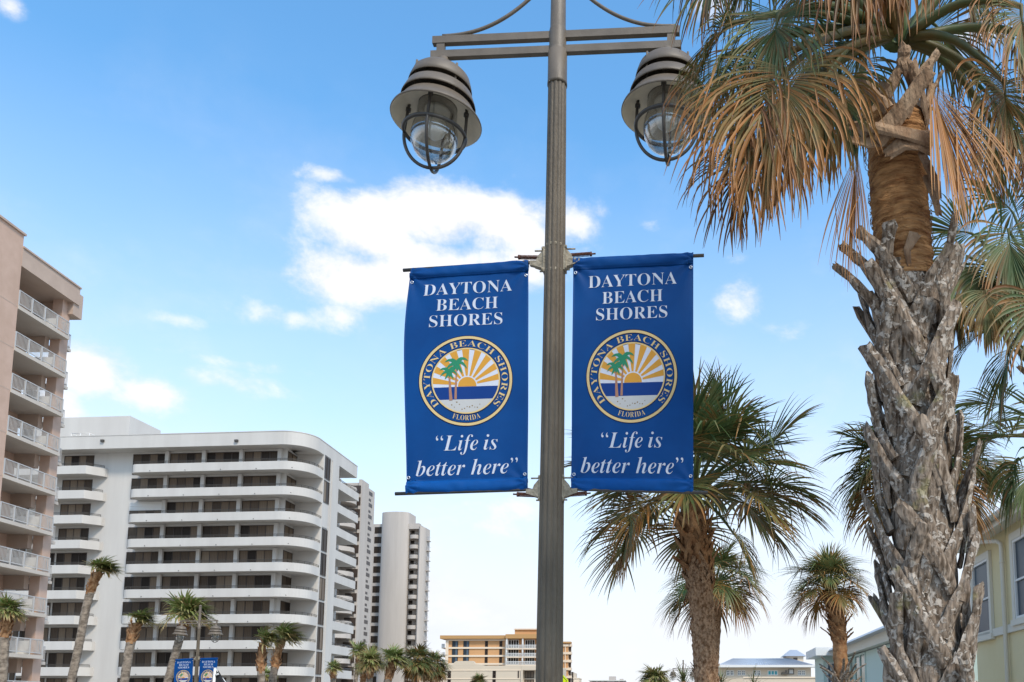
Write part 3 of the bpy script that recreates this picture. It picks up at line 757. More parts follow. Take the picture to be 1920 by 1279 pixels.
        # side windows in the corner recess
        sa, sb = FS.u(524, 1062, -DS), FS.u(562.5, 1062, -DS); window(FS, max(sa, sin_+.15), sb, -DS, z0, z1-.12, 4, t)
        sc_, sd_ = FS.u(567, 1062, -DS), FS.u(582, 1062, -DS); window(FS, sc_, sd_, -DS, z0, z1-.35, 2, t, name='balcony_door', tones=[.05, .3])
        # left bay
        l = MB(); ur = FB.u(174, 880); uch = FB.u(161, 880)
        pth = [FB.W(ul-6, 0), FB.W(uch, 0), FB.W(ur+.4, -1.5), FB.W(ur+.5, -D)]; pin = [FB.W(ul-6, -.16), FB.W(uch-.06, -.16), FB.W(ur+.22, -1.55), FB.W(ur+.3, -D)]
        l.strip(pth, pin, zb[k], zt[k]); l.prism([(p.x, p.y) for p in [q-FB.V*.004 for q in pth+[FB.W(ul-6, -D-.05)]]][::-1], zb[k]+.05, zb[k]+.22)
        lo = l.build('balcony', 'white', t)
        r_ = MB(); pr = [FB.W(ul-6, -.05), FB.W(uch-.03, -.05), FB.W(ur+.3, -1.5)]
        for dz in (.16, .30): r_.tube([V3((p.x, p.y, zt[k]+dz)) for p in pr], .032, 5)
        for p in pr[1:]: r_.tube([V3((p.x, p.y, zt[k]-.02)), V3((p.x, p.y, zt[k]+.30))], .022, 4)
        r_.build('railing', 'darkmetal', lo)
        window(FB, FB.u(114, 950, -D), FB.u(170, 950, -D), -D, z0, z1-.12, 4, t)
        if k > 3: window(FB, ul-3, FB.u(110, 950, -D), -D, z0, z1-.12, 4, t)
        # glazed stair strip
        zz0, zz1 = zb[k]-.75+.9, (zb[k-1] if k else zf0+.1)-.75+.75
        if k == 2:
            q = MB(); FS.box(q, s_end+.2, s_glass-.7, -.08, .02, zz0, zz1); q.build('blank_panel', 'white', t)
        else: window(FS, s_end+.25, s_glass-.6, -.05, zz0+.1, zz1, 2, t, name='stair_window')
        # side section: deep open balconies
        q = MB(); zs0, zs1 = zb[k], zt[k]
        FS.box(q, s_pier-.05, s_far-.4, -.18, 0, zs0, zs1+.05); FS.box(q, s_pier-.02, s_far-.4, -2.55, -.185, zs0+.04, zs0+.22)
        FS.box(q, s_far-.58, s_far-.4, -2.55, -.185, zs0+.225, zs1+.05)
        qo = q.build('balcony', 'white', t)
        r_ = MB(); 
        for dz in (.18, .33): r_.tube([FS.W(s_pier, -.05, zs1+dz), FS.W(s_far-.45, -.05, zs1+dz), FS.W(s_far-.45, -2.3, zs1+dz)], .035, 5)
        for j in range(6): r_.tube([FS.W(lerp(s_pier+.2, s_far-.5, j/5), -.05, zs1-.02), FS.W(lerp(s_pier+.2, s_far-.5, j/5), -.05, zs1+.33)], .025, 4)
        r_.build('railing', 'darkmetal', qo)
        window(FS, s_pier+.5, s_pier+3.2, -2.6, zs0+.24, z1-.2, 2, t, name='balcony_door', tones=[.1, .4])
    p = MB(); FS.box(p, s_end-.02, s_end+.2, -.3, .03, zg, zf0-.01); FS.box(p, s_glass-.5, s_glass-.3, -.3, .02, zg, zf0-.01)
    FS.box(p, s_glass+.0, s_pier, -.3, .05, zg, zf0-.01); p.build('pilaster', 'white', t)
    # penthouse
    p = MB(); v0 = -5
    ua, ub = FB.u(60, 800, v0), FB.u(243, 800, v0); z0, z1 = zf1-.5, FB.z(200, 781, v0)
    FB.box(p, ua, ub, v0-6, v0, z0, z1); p.build('penthouse', 'white', t)
    p = MB(); p2 = FB.W(FB.u(169, 778, v0-4), v0-4); p.lathe([(.7, z1-.2), (.7, z1+.5), (1.0, z1+.55), (1.0, z1+.8), (.2, z1+1.0), (0, z1+1.0)], (p2.x, p2.y, 0), 14); p.build('roof_vent', 'darkmetal', t)
    p = MB(); ua, ub = FB.u(134, 810, -2), FB.u(168, 810, -2)
    for dz in (.5, 1.0): p.tube([FB.W(ua, -5, zf1+dz), FB.W(ua, -2, zf1+dz), FB.W(ub, -2, zf1+dz), FB.W(ub, -5, zf1+dz)], .04, 5)
    for x in (ua, ub, (ua+ub)/2): p.tube([FB.W(x, -2, zf1-.1), FB.W(x, -2, zf1+1.0)], .04, 5)
    p.build('roof_railing', 'whitetrim', t)
    p = MB()
    for px in (193, 444):
        u = FB.u(px, 829); FB.box(p, u-.2, u+.2, .01, .22, FB.z(px, 829), FB.z(px, 825))
    p.build('floodlight', 'darkmetal', t)
    return t
block()

# ------------------------------------------------------------------ pink tower at the left edge
def pink():
    F = Fr(at(122, 700, 64).xy, R(0.4), 'left')
    t = thing('apartment_tower', tuple(F.W(-8, -6, -.9)), 'pink stucco apartment tower with white balcony railings at the left edge', 'apartment building')
    u_p1 = 0.0; u_p0 = F.u(107, 700); u_b0 = F.u(33, 578, .5)
    vs = .55; VB = -2.3
    ybot = [630.5, 702.7, 777, 849, 925.5, 1001, 1079, 1156, 1236]
    uR = u_p0-.05
    z = [F.z(118, 630.5, vs), F.z(82, 1236, vs)]; fh = (z[0]-z[1])/8
    zs = [z[0]-fh*k for k in range(11)]
    zf = F.z(125, 559, .4); zft = F.z(131, 530, .4)
    m = MB()
    # body, with an end wall that leaves the balcony recess open at its far end
    F.box(m, u_b0-14, u_b0, -12, .50, -1.2, zft+.9)                      # blank bay to the left
    F.box(m, u_b0, u_p1-1.2, -12, VB, -1.2, zf)
    m.build('wall', 'pink', t)
    for k in range(10):
        m = MB(); F.box(m, u_b0-13.9, u_b0-.02, .501, .508, zs[k]+.1, zs[k]+.16); m.build('control_joint', 'pink2', t)
    m = MB(); F.box(m, u_p0, u_p1, -.75, 0, -1.2, zf); m.build('corner_pier', 'pink', t)
    m = MB(); F.box(m, u_b0-.003, u_p1+.2, -6, .52, zf, zft)
    F.box(m, u_p1-.3, u_p1+.75, -6, .42, zf-.9, zft-.35); F.box(m, u_b0-.02, u_p1+.25, -.2, .60, zft, zft+.12); F.box(m, u_b0-14, u_b0+.1, -.2, .62, zft+.9, zft+1.05)
    m.build('roof_band', 'pink2', t)
    for k in range(11):
        b = MB(); F.box(b, u_b0+.004, uR+.25, VB+.003, vs, zs[k], zs[k]+.26)
        bo = b.build('balcony_slab', 'slabpaint', t)
        if k < 10 and False: pass
        # lintel beam across the open end and the recess back wall door
        l = MB(); F.box(l, u_p0-.5, u_p0-.05, VB+.004, -.76, zs[k]-1.0 if k else zs[k]-1.0, zs[k]-.003); l.build('end_beam', 'pink2', t)
        r_ = MB(); a, c, zt_ = u_b0+.05, uR+.2, zs[k]+1.33
        def bar(u0, v0, u1, v1, z0, w_=.045):
            r_.hexa([F.W(u0, v0, z0)+F.V*w_/2, F.W(u1, v1, z0)+F.V*w_/2, F.W(u1, v1, z0)-F.V*w_/2-F.U*.0, F.W(u0, v0, z0)-F.V*w_/2,
                     F.W(u0, v0, z0+.06)+F.V*w_/2, F.W(u1, v1, z0+.06)+F.V*w_/2, F.W(u1, v1, z0+.06)-F.V*w_/2, F.W(u0, v0, z0+.06)-F.V*w_/2])
        for zz in (zt_, zs[k]+.38): bar(a, vs-.06, c, vs-.06, zz)
        for zz in (zt_, zs[k]+.38): F.box(r_, c-.03, c+.02, -.7, vs-.09, zz, zz+.06)
        n = 44
        for j in range(n+1):
            u = lerp(a, c, j/n); F.box(r_, u-.010, u+.010, vs-.075, vs-.045, zs[k]+.44, zt_)
        for j in range(5):
            u = lerp(a, c, j/4); F.box(r_, u-.05, u+.05, vs-.1, vs-.02, zs[k]+.262, zt_+.04)
        for j in range(1, 6):
            v = lerp(vs-.06, -.7, j/6); F.box(r_, c-.02, c+.01, v-.014, v+.014, zs[k]+.44, zt_)
        r_.build('railing', 'railpaint', bo)
        # sliding door
        window(F, u_b0+1.0, u_b0+3.6, VB, zs[k]+.27, zs[k]+2.45, 2, t, fm='whitetrim', name='balcony_door', tones=[.02, .1], fw=.1)
        if k % 3 != 1: window(F, u_b0+5.2, u_b0+6.6, VB, zs[k]+.27, zs[k]+2.4, 2, t, fm='whitetrim', name='window', tones=[.2, .5], fw=.08)
        if k not in (4,):
            d = MB(); uu = u_b0+4.3; F.box(d, uu, uu+.12, VB+.004, vs-.35, zs[k]+.262, zs[k]+1.25); d.build('balcony_divider', 'whitetrim', t)
        # far small balcony round the end
        if k < 11:
            q = MB(); zz = zs[k]-.35; F.box(q, u_p1+.01, u_p1+.8, -4, -.25, zz, zz+.2); qo = q.build('balcony_slab', 'slabpaint', t)
            r_ = MB()
            for z_ in (zz+1.3, zz+.34):
                F.box(r_, u_p1+.02, u_p1+.76, -.34, -.30, z_, z_+.06); F.box(r_, u_p1+.72, u_p1+.76, -3.9, -.345, z_, z_+.06)
            for j in range(6): u = lerp(u_p1+.05, u_p1+.745, j/5); F.box(r_, u-.015, u+.015, -.335, -.305, zz+.202, zz+1.3)
            for j in range(24): v = lerp(-3.8, -.4, j/23); F.box(r_, u_p1+.725, u_p1+.755, v-.014, v+.014, zz+.202, zz+1.3)
            r_.build('railing', 'railpaint', qo)
    return F, t
FA, A_ = pink()

# ------------------------------------------------------------------ twin white towers behind
def tower_c():
    FS = Fr(at(690, 1000, 208).xy, R(1.8), 'left'); FB = Fr(at(677, 1000, 203).xy, R(4.7), 'front')
    t = thing('apartment_tower', tuple(FS.W(0, -8, -.9)), 'tall white tower with slot openings rising just behind the wide apartment block', 'apartment building', 'twin white towers')
    ztop = FS.z(690, 914); u0 = FS.u(677, 914); u1 = FS.u(703, 921); fh = 2.83
    m = MB()
    a = FS.W(u0, 0); b = FS.W(u1, 0); bk = FS.W(u1, -30); bl = FS.W(u0, -30)
    m.prism([(p.x, p.y) for p in (a, b, bk, bl)], -1, ztop-.01); 
    m.build('wall', 'white2', t)
    q = MB(); us = lerp(u0, u1, .45); FS.box(q, u0-.4, us, -.4, .35, -1, ztop+.7); q.build('pilaster', 'white2', t)
    for k in range(19):
        z = ztop-1.6-k*fh
        q = MB(); FS.box(q, us+1.2, u1-1.6, -.3, .03, z, z+.9); FS.box(q, us+1.2, u1-2.6, -.3, .034, z-1.45, z-.85); q.build('slot_opening', 'frame', t)
        # rounded front balconies, left of the wall
        c = FS.W(u0-3.0, -1.0); b_ = MB(); pts = []; pin = []
        for j in range(17):
            an = math.pi*2*j/16; pts.append(c+FS.V*(5.2*math.cos(an)-4.2)+FS.U*(4.2*math.sin(an))); pin.append(c+FS.V*(5.0*math.cos(an)-4.2)+FS.U*(4.0*math.sin(an)))
        zz = ztop-3.0-k*fh
        b_.strip(pts, pin, zz, zz+1.05); b_.prism([(p.x, p.y) for p in pin[:-1]], zz+.05, zz+.25); bo = b_.build('balcony', 'white2', t)
        r_ = MB(); r_.tube([V3((p.x, p.y, zz+1.25)) for p in pin], .05, 4); r_.build('railing', 'darkmetal', bo)
        w_ = MB(); FS.box(w_, u0-.5, u0-.42, -2.6, .15, zz+.3, zz+2.2); w_.build('window', 'frame', t)
    m = MB(); m.prism([(p.x, p.y) for p in (FS.W(u0-7, -4), FS.W(u0-.41, -4), FS.W(u0-.41, -30), FS.W(u0-7, -30))][::-1], -1, ztop-2); m.build('core', 'white2', t)
    return t
tower_c()

def tower_d():
    F = Fr(at(745, 1000, 240).xy, R(4.7), 'front')
    t = thing('apartment_tower', tuple(F.W(0, -8, -.9)), 'farther tall white tower with a smooth rounded blank front and curved side balconies', 'apartment building', 'twin white towers')
    fh = 2.79; zt = F.z(740, 962); zl = F.z(712, 979); zr = F.z(780, 984)
    ua, ub = F.u(716, 1000), F.u(767, 1000)
    m = MB(); pts = []
    for j in range(21):
        an = math.pi*j/20; pts.append(F.W((ua+ub)/2-(ub-ua)/2*math.cos(an), 1.8*math.sin(an)))
    pts += [F.W(ub, -5), F.W(ua, -5)]
    m.prism([(p.x, p.y) for p in pts][::-1], -1, zt, smooth=False)
    m.build('rounded_front', 'white2', t)
    u2, u3 = F.u(786, 1000), F.u(795, 1000)
    m = MB(); F.box(m, ub+.01, u2, -5, -1.4, -1, zr-.3); 
    pts = [F.W(u2+.01, -5), F.W(u2+.01, .2), F.W(u2+.4, .5), F.W(u3-.6, .1), F.W(u3-.2, -.6), F.W(u3, -1.4), F.W(u3, -5)]
    m.prism([(p.x, p.y) for p in pts], -1, zr-.6)
    F.box(m, F.u(690, 1000), ua-.01, -16, -2.6, -1, zl); m.build('wall', 'white2', t)
    m = MB(); F.box(m, ub+.02, u2+.005, -1.39, .3, zr-1.2, zr+.35); F.box(m, u2+.011, u3-1, -3, .25, zr-.6, zr-.1); m.build('roof_band', 'white2', t)
    for k in range(19):
        z = zr-3.9-k*fh
        b_ = MB(); po = []; pi_ = []
        for j in range(13):
            an = math.pi*j/12; po.append(F.W((ub+u2)/2-(u2-ub)/2*math.cos(an)*.99, -.9+1.5*math.sin(an)*1.0)); pi_.append(F.W((ub+u2)/2-(u2-ub)/2*math.cos(an)*.93, -.98+1.35*math.sin(an)))
        b_.strip(po, pi_, z, z+1.05); b_.prism([(p.x, p.y) for p in pi_+[F.W(u2-.1, -1.38), F.W(ub+.1, -1.38)]][::-1], z+.03, z+.22)
        bo = b_.build('balcony', 'white2', t)
        r_ = MB(); r_.tube([V3((p.x, p.y, z+1.3)) for p in po], .06, 4); r_.build('railing', 'darkmetal', bo)
        window(F, ub+.1, ub+1.1, -1.4, z+.23, z+2.5, 1, t, tones=[0.05])
        q = MB(); zz = z-.3; F.box(q, u3+.003, u3+.75, -4, -2.2, zz, zz+.2); qo = q.build('balcony', 'white2', t)
        r_ = MB(); F.box(r_, u3+.68, u3+.73, -3.9, -2.25, zz+1.1, zz+1.2); F.box(r_, u3+.05, u3+.67, -2.3, -2.25, zz+1.1, zz+1.2)
        for j in range(5): F.box(r_, u3+.1+j*.13, u3+.14+j*.13, -2.29, -2.26, zz+.202, zz+1.1)
        r_.build('railing', 'steel', qo)
        z = zl-2.6-k*fh
        window(F, F.u(702.5, 1000, -2.6), ua-.2, -2.6, z-.1, z+1.75, 2, t, tones=[.1, .25])
    m = MB(); p = F.W(F.u(757, 962), -3); m.lathe([(.8, zt-.1), (.8, zt+.6), (.3, zt+.7), (0, zt+.7)], (p.x, p.y, 0), 12); m.build('roof_vent', 'frame', t)
tower_d()

# ------------------------------------------------------------------ orange, beige and far blocks
def ez(s, x): return 600+x/3.84
def orange():
    F = Fr(at(930, 1240, 320).xy, R(1.5), 'front'); Y = lambda y: 1120+y/3.84
    t = thing('hotel', tuple(F.W(0, -10, -.9)), 'orange stucco hotel with cream floor bands and white balconies beyond the beige building', 'building')
    z = lambda y: F.z(930, Y(y)); u = lambda x: F.u(600+x/3.84, 1230)
    m = MB(); F.box(m, u(915), u(1690), -12, 0, -1, z(302)); F.box(m, u(1395), u(1690), -10, -1.2, z(280), z(232)); m.build('wall', 'orange', t)
    m = MB(); F.box(m, u(868), u(1342), -13, 1.6, z(300), z(276)); F.box(m, u(1342)+.02, u(1695), -13, 2.6, z(300), z(270)); m.build('roof_band', 'brownfascia', t)
    m = MB(); F.box(m, u(1390), u(1695), -11, -.6, z(232), z(224)); m.build('parapet_cap', 'cream', t)
    m = MB(); p = F.W(u(1430), -8); m.lathe([(1.2, z(226)), (1.2, z(218)), (0, z(217))], (p.x, p.y, 0), 10); m.build('roof_vent', 'frame', t)
    m = MB()
    for y in (303, 360, 418, 476): F.box(m, u(908), u(1342), -.02, .35, z(y)-.55, z(y)+.1)
    F.box(m, u(905), u(925), -.02, .5, -1, z(305)); F.box(m, u(1332), u(1345), .36, .55, -1, z(305))
    m.build('floor_bands', 'cream', t)
    for y in (329, 388, 446, 504):
        for a, b in ((949, 993), (1030, 1073)): window(F, u(a), u(b), 0, z(y)-1.7, z(y)+1.1, 2, t, pm='winb', fm='frame', tones=[.1, .5], fw=.25)
        for a, b in ((1186, 1208), (1290, 1312)): window(F, u(a), u(b), 0, z(y)-1.6, z(y)+1.2, 1, t, tones=[.05], hbar=.5, fw=.25)
        zz = z(y)
        for a, b in ((1355, 1430), (1475, 1545), (1590, 1660)): window(F, u(a), u(b), 0, zz-2.1, zz+1.2, 4, t, tones=[.02]*4, fm='whitetrim', fw=.2)
        q = MB(); F.box(q, u(1346), u(1690), -.02, 2.4, zz-2.5, zz-2.1); qo = q.build('balcony', 'cream', t)
        r_ = MB(); F.box(r_, u(1346), u(1690), 2.3, 2.38, zz-1.0, zz-.85)
        for j in range(60): x = lerp(u(1347), u(1686), j/59); F.box(r_, x-.06, x+.06, 2.31, 2.37, zz-2.095, zz-1.0)
        for x in (1346, 1460, 1575): F.box(r_, u(x), u(x)+.5, .9, 2.29, zz-2.09, zz+2.3)
        r_.build('railing', 'whitetrim', qo)
        q = MB(); F.box(q, u(868), u(890), -8, -1, zz-1.9, zz-1.6); qo = q.build('balcony', 'cream', t)
        r_ = MB()
        for j in range(7): x = lerp(u(869), u(889), j/6); F.box(r_, x-.08, x+.08, -1.1, -1.02, zz-1.595, zz-.4)
        F.box(r_, u(868), u(890), -1.12, -1.0, zz-.4, zz-.2); r_.build('railing', 'whitetrim', qo)
    # rear wing appearing right of the lamp pole
    F2 = Fr(at(1062, 1240, 345).xy, R(1.5), 'front'); z2 = lambda y: F2.z(1062, Y(y)); u2 = lambda x: F2.u(600+x/3.84, 1230)
    t2 = thing('hotel', tuple(F2.W(0, -6, -.9)), 'narrow orange tower with cream bands showing just right of the near lamp pole', 'building')
    m = MB(); F2.box(m, u2(1650), u2(1786), -3, 0, -1, z2(330)); m.build('wall', 'orange', t2)
    m = MB()
    for y in (345, 402, 459, 516, 573): F2.box(m, u2(1650), u2(1788), -.02, .4, z2(y)-.5, z2(y)+.4); F2.box(m, u2(1783), u2(1810), -3, .1, z2(y)-.5, z2(y)+.5)
    for x in (1740, 1766): F2.box(m, u2(x)-.15, u2(x)+.15, -.02, .3, -1, z2(350))
    m.build('floor_bands', 'cream', t2)
    m = MB(); F2.box(m, u2(1650), u2(1806), -3, .8, z2(332), z2(320)); m.build('roof_band', 'brownfascia', t2)
    for y in (375, 432, 490, 545, 600):
        window(F2, u2(1790), u2(1806), -1, z2(y)-1.8, z2(y)+1.5, 1, t2, tones=[.2], fw=.25)
    m = MB(); F2.box(m, u2(1786.5), u2(1804), -3, -1.02, -1, z2(330)); m.build('side_wall', 'cream', t2)
    F3 = Fr(at(1078, 1270, 420).xy, R(0), 'front'); u3 = lambda x: F3.u(600+x/3.84, 1270); z3 = lambda y: F3.z(1078, Y(y))
    t3 = thing('distant_building', tuple(F3.W(0, -5, -.9)), 'stepped beige block far off, low beside the yellow sign', 'building')
    m = MB(); F3.box(m, u3(1760), u3(1826), -20, 0, -1, z3(540)); m.build('wall', 'beige', t3)
    m = MB(); F3.box(m, u3(1826)+.01, u3(1866), -15, 0, -1, z3(586)); F3.box(m, u3(1822), u3(1868), -16, .3, z3(586), z3(580)); m.build('lower_wing', 'cream', t3)
    for y in (560, 590):
        q = MB(); F3.box(q, u3(1810), u3(1824), -.02, .2, z3(y)-1.5, z3(y)+1.5); q.build('window', 'frame', t3)
orange()

def beige():
    F = Fr(at(930, 1260, 215).xy, R(2.5), 'front'); Y = lambda y: 1120+y/3.84
    t = thing('low_building', tuple(F.W(0, -8, -.9)), 'beige low building with a raised stepped parapet, in front of the orange hotel', 'building')
    z = lambda y: F.z(930, Y(y)); u = lambda x: F.u(600+x/3.84, 1260)
    m = MB(); F.box(m, u(700), u(1450), -18, 0, -1, z(492))
    pr = [(905, 492), (925, 486), (960, 482), (966, 466), (980, 459), (1095, 458), (1108, 464), (1114, 482), (1160, 486), (1185, 492)]
    n = len(pr); vs = [F.W(u(x), .0, z(y)) for x, y in pr]+[F.W(u(x), -1.2, z(y)) for x, y in pr]; vs = [v+V3((0, 0, .01)) for v in vs]
    m.add(vs, [list(range(n)), list(range(n, 2*n))[::-1]]+[(i, i+n, i+n+1, i+1) for i in range(n-1)]+[(n-1, 2*n-1, n, 0)])
    m.build('wall', 'beige', t)
    m = MB(); F.box(m, u(1450)+.01, u(1700), -18, -1.5, -1, z(496)); F.box(m, u(1450)+.01, u(1700), -1.49, .1, z(525), z(494)); F.box(m, u(1448), u(1462), -.01, .3, -1, z(526)); m.build('entrance_wing', 'beige', t)
    m = MB()
    for y in (525, 566+20): F.box(m, u(705), u(1447), -.02, .12, z(y)-.12, z(y)+.12)
    m.build('string_course', 'cream', t)
    for x in (920, 1243): window(F, u(x), u(x+24), 0, z(556)-1.1, z(556)+1.1, 1, t, tones=[0.0], hbar=.5, fw=.2); window(F, u(x), u(x+24), 0, z(618)-1.1, z(618)+1.1, 1, t, tones=[0.0], hbar=.5, fw=.2)
    window(F, u(1424), u(1433), 0, z(554)-1.1, z(554)+1.1, 1, t, tones=[0.0], fw=.15)
    window(F, u(1465), u(1535), -1.5, z(583), z(530), 3, t, tones=[.8, .6, .8], fw=.2); window(F, u(1465), u(1535), -1.5, z(630), z(590), 3, t, tones=[.8, .6, .8], fw=.2)
beige()

def far_white():
    F = Fr(at(1140, 1272, 420).xy, 0, 'front'); Y = lambda y: 1120+y/3.84
    t = thing('distant_building', tuple(F.W(0, -8, -.9)), 'far pale flat-roofed building low on the horizon between the pole and the palm', 'building')
    u = lambda x: F.u(1100+x/3.84, 1272); z = lambda y: F.z(1140, Y(y))
    m = MB(); F.box(m, u(24), u(275), -20, 0, -1, z(603)); F.box(m, u(158), u(206), -10, -3, z(603)-.1, z(568)); F.box(m, u(235), u(262), -8, -4, z(603)-.1, z(586)); m.build('wall', 'white2', t)
    m = MB(); F.box(m, u(14), u(280), -21, .6, z(603), z(597)); m.build('roof_band', 'white', t)
    for a in (40, 80, 120, 200, 240): window(F, u(a), u(a+26), 0, z(625), z(608), 2, t, tones=[.1, .2], fw=.2)
far_white()

def metal_roof_house():
    F = Fr(at(1445, 1255, 105).xy, R(1.5), 'front'); Y = lambda y: 1120+y/3.84
    t = thing('beach_house', tuple(F.W(0, -8, -.9)), 'long beige house with a pale metal hip roof and small square cupola', 'house')
    u = lambda x: F.u(1100+x/3.84, 1255); z = lambda y: F.z(1445, Y(y))
    ze = z(492); zr = F.z(1445, 1120+441/3.84, -5.0)
    m = MB(); F.box(m, u(955), u(1615), -12, 0, -1, ze); m.build('wall', 'beige', t)
    m = MB(); a, b = u(935), u(1645); P = [F.W(a, .8, ze), F.W(b, .8, ze), F.W(b, -12.8, ze), F.W(a, -12.8, ze), F.W(a+2.2, -5, zr), F.W(b-2.2, -5, zr), F.W(b-2.2, -7, zr), F.W(a+2.2, -7, zr)]
    m.hexa(P); n = 40
    for j in range(n): 
        x = lerp(a+.3, b-.3, j/(n-1)); xt = lerp(a+2.4, b-2.4, j/(n-1))
        m.tube([F.W(x, .8, ze+.03), F.W(xt, -5, zr+.03)], .035, 4)
    m.build('roof', 'metalroof', t)
    m = MB(); F.box(m, a-.05, b+.05, .6, .92, ze-.22, ze+.04); F.box(m, a, b, -.01, .59, ze-.25, ze-.003); m.build('eave', 'whitetrim', t)
    ca, cb = u(1478), u(1608); zc0, zc1 = zr-.8, F.z(1500, 1120+424/3.84, -5)
    zc2 = F.z(1500, 1120+380/3.84, -6.5)
    m = MB(); F.box(m, ca-.0, cb, -8, -5, zc0, zc1); co = m.build('cupola', 'beige', t)
    m = MB(); ca -= .35; cb += .35; m.hexa([F.W(ca, -4.7, zc1), F.W(cb, -4.7, zc1), F.W(cb, -8.3, zc1), F.W(ca, -8.3, zc1), F.W(lerp(ca, cb, .35), -6.2, zc2), F.W(lerp(ca, cb, .65), -6.2, zc2), F.W(lerp(ca, cb, .65), -6.8, zc2), F.W(lerp(ca, cb, .35), -6.8, zc2)])
    m.build('cupola_roof', 'metalroof', co)
    m = MB(); F.box(m, u(1530), u(1562), -5.01, -4.93, zc1-.5, zc1-.2); m.build('louvre', 'frame', co)
    for x in (1005, 1034, 1087, 1116, 1197, 1226, 1520, 1548): window(F, u(x), u(x+25), 0, z(563), z(525), 2, t, fm='whitetrim', pm='winb', tones=[0, .1], fw=.08, hbar=.5)
    window(F, u(1302), u(1376), 0, z(562), z(526), 3, t, fm='whitetrim', pm='aqua', fw=.09)
    window(F, u(1452), u(1492), 0, z(555), z(515), 1, t, fm='frame', pm='shutter', fw=.08, name='shuttered_window')
    m = MB(); F.box(m, u(1400), u(1450), .02, .7, z(556), z(542)); F.box(m, u(1425), u(1440), .3, .6, z(541), z(528)); m.build('air_conditioner', 'darkmetal', t)
    # pale wall in front
    F2 = Fr(at(1500, 1272, 92).xy, R(1.5), 'front')
    q = MB(); ua, ub = F2.u(1395, 1272), F2.u(1548, 1272); zz = F2.z(1500, 1269)
    t2 = thing('garden_wall', tuple(F2.W((ua+ub)/2, -.15, -.9)), 'low tan wall running in front of the metal-roofed beach house', 'wall')
    F2.box(q, ua, ub, -.3, 0, -1, zz-.12); q.build('wall_body', 'beige', t2); q = MB(); F2.box(q, ua-.1, ub+.1, -.4, .1, zz-.12, zz); q.build('coping', 'cream', t2)
metal_roof_house()

def teal():
    # pale green house with flat canopy and low gable
    F = Fr(at(1590, 1225, 46).xy, R(3.5), 'right')
    t = thing('green_house', tuple(F.W(-3, -5, -.9)), 'pale green house with white flat canopy and green glass, behind the trunk', 'house')
    G = Fr(at(1547, 1240, 49).xy, R(3.5), 'front')
    u0 = F.u(1625, 1240); 
    zf0, zf1 = F.z(1590, 1216.5), F.z(1590, 1199)
    ue = F.u(1551, 1240)
    m = MB(); F.box(m, u0-14, ue, -8, 0, -1, F.z(1590, 1232)); m.build('wall', 'teal', t)
    m = MB(); zb_ = F.z(1590, 1231); F.box(m, u0-14, ue, .003, .35, zb_, zf0+.02); m.build('beam', 'ytrim', t)
    m = MB(); ztop = F.z(1590, 1197)
    m.hexa([F.W(u0-14, .7, zf0+.02), F.W(ue-.5, .7, zf0+.02), F.W(ue-.5, -8, zf0+.02), F.W(u0-14, -8, zf0+.02), F.W(u0-14, .6, zf0+.14), F.W(ue-.5, .6, zf0+.14), F.W(ue-.5, -8, zf0+2.2), F.W(u0-14, -8, zf0+2.2)])
    m.build('roof', 'metalroof', t)
    m = MB(); c0 = G.u(1527, 1225); c1 = G.u(1565, 1225); za, zb2 = G.z(1547, 1230), G.z(1547, 1215)
    G.box(m, c0, c1+3, -4, .6, za, zb2); m.build('canopy', 'whitetrim', t)
    m = MB(); G.box(m, G.u(1545, 1240), c1+3, -4, -.3, -1, za-.003); m.build('porch_wall', 'teal', t)
    window(G, G.u(1550, 1250, -.3), G.u(1566, 1250, -.3), -.3, -.5, za-.35, 2, t, fm='whitetrim', pm='winb', tones=[.6, .8])
    for a, b in ((1589, 1602), (1604, 1624), (1570, 1587)):
        window(F, F.u(b, 1240), F.u(a, 1240), 0, .3, zb_-.05, 2, t, fm='teal', pm='greenglass', fw=.1)
teal()

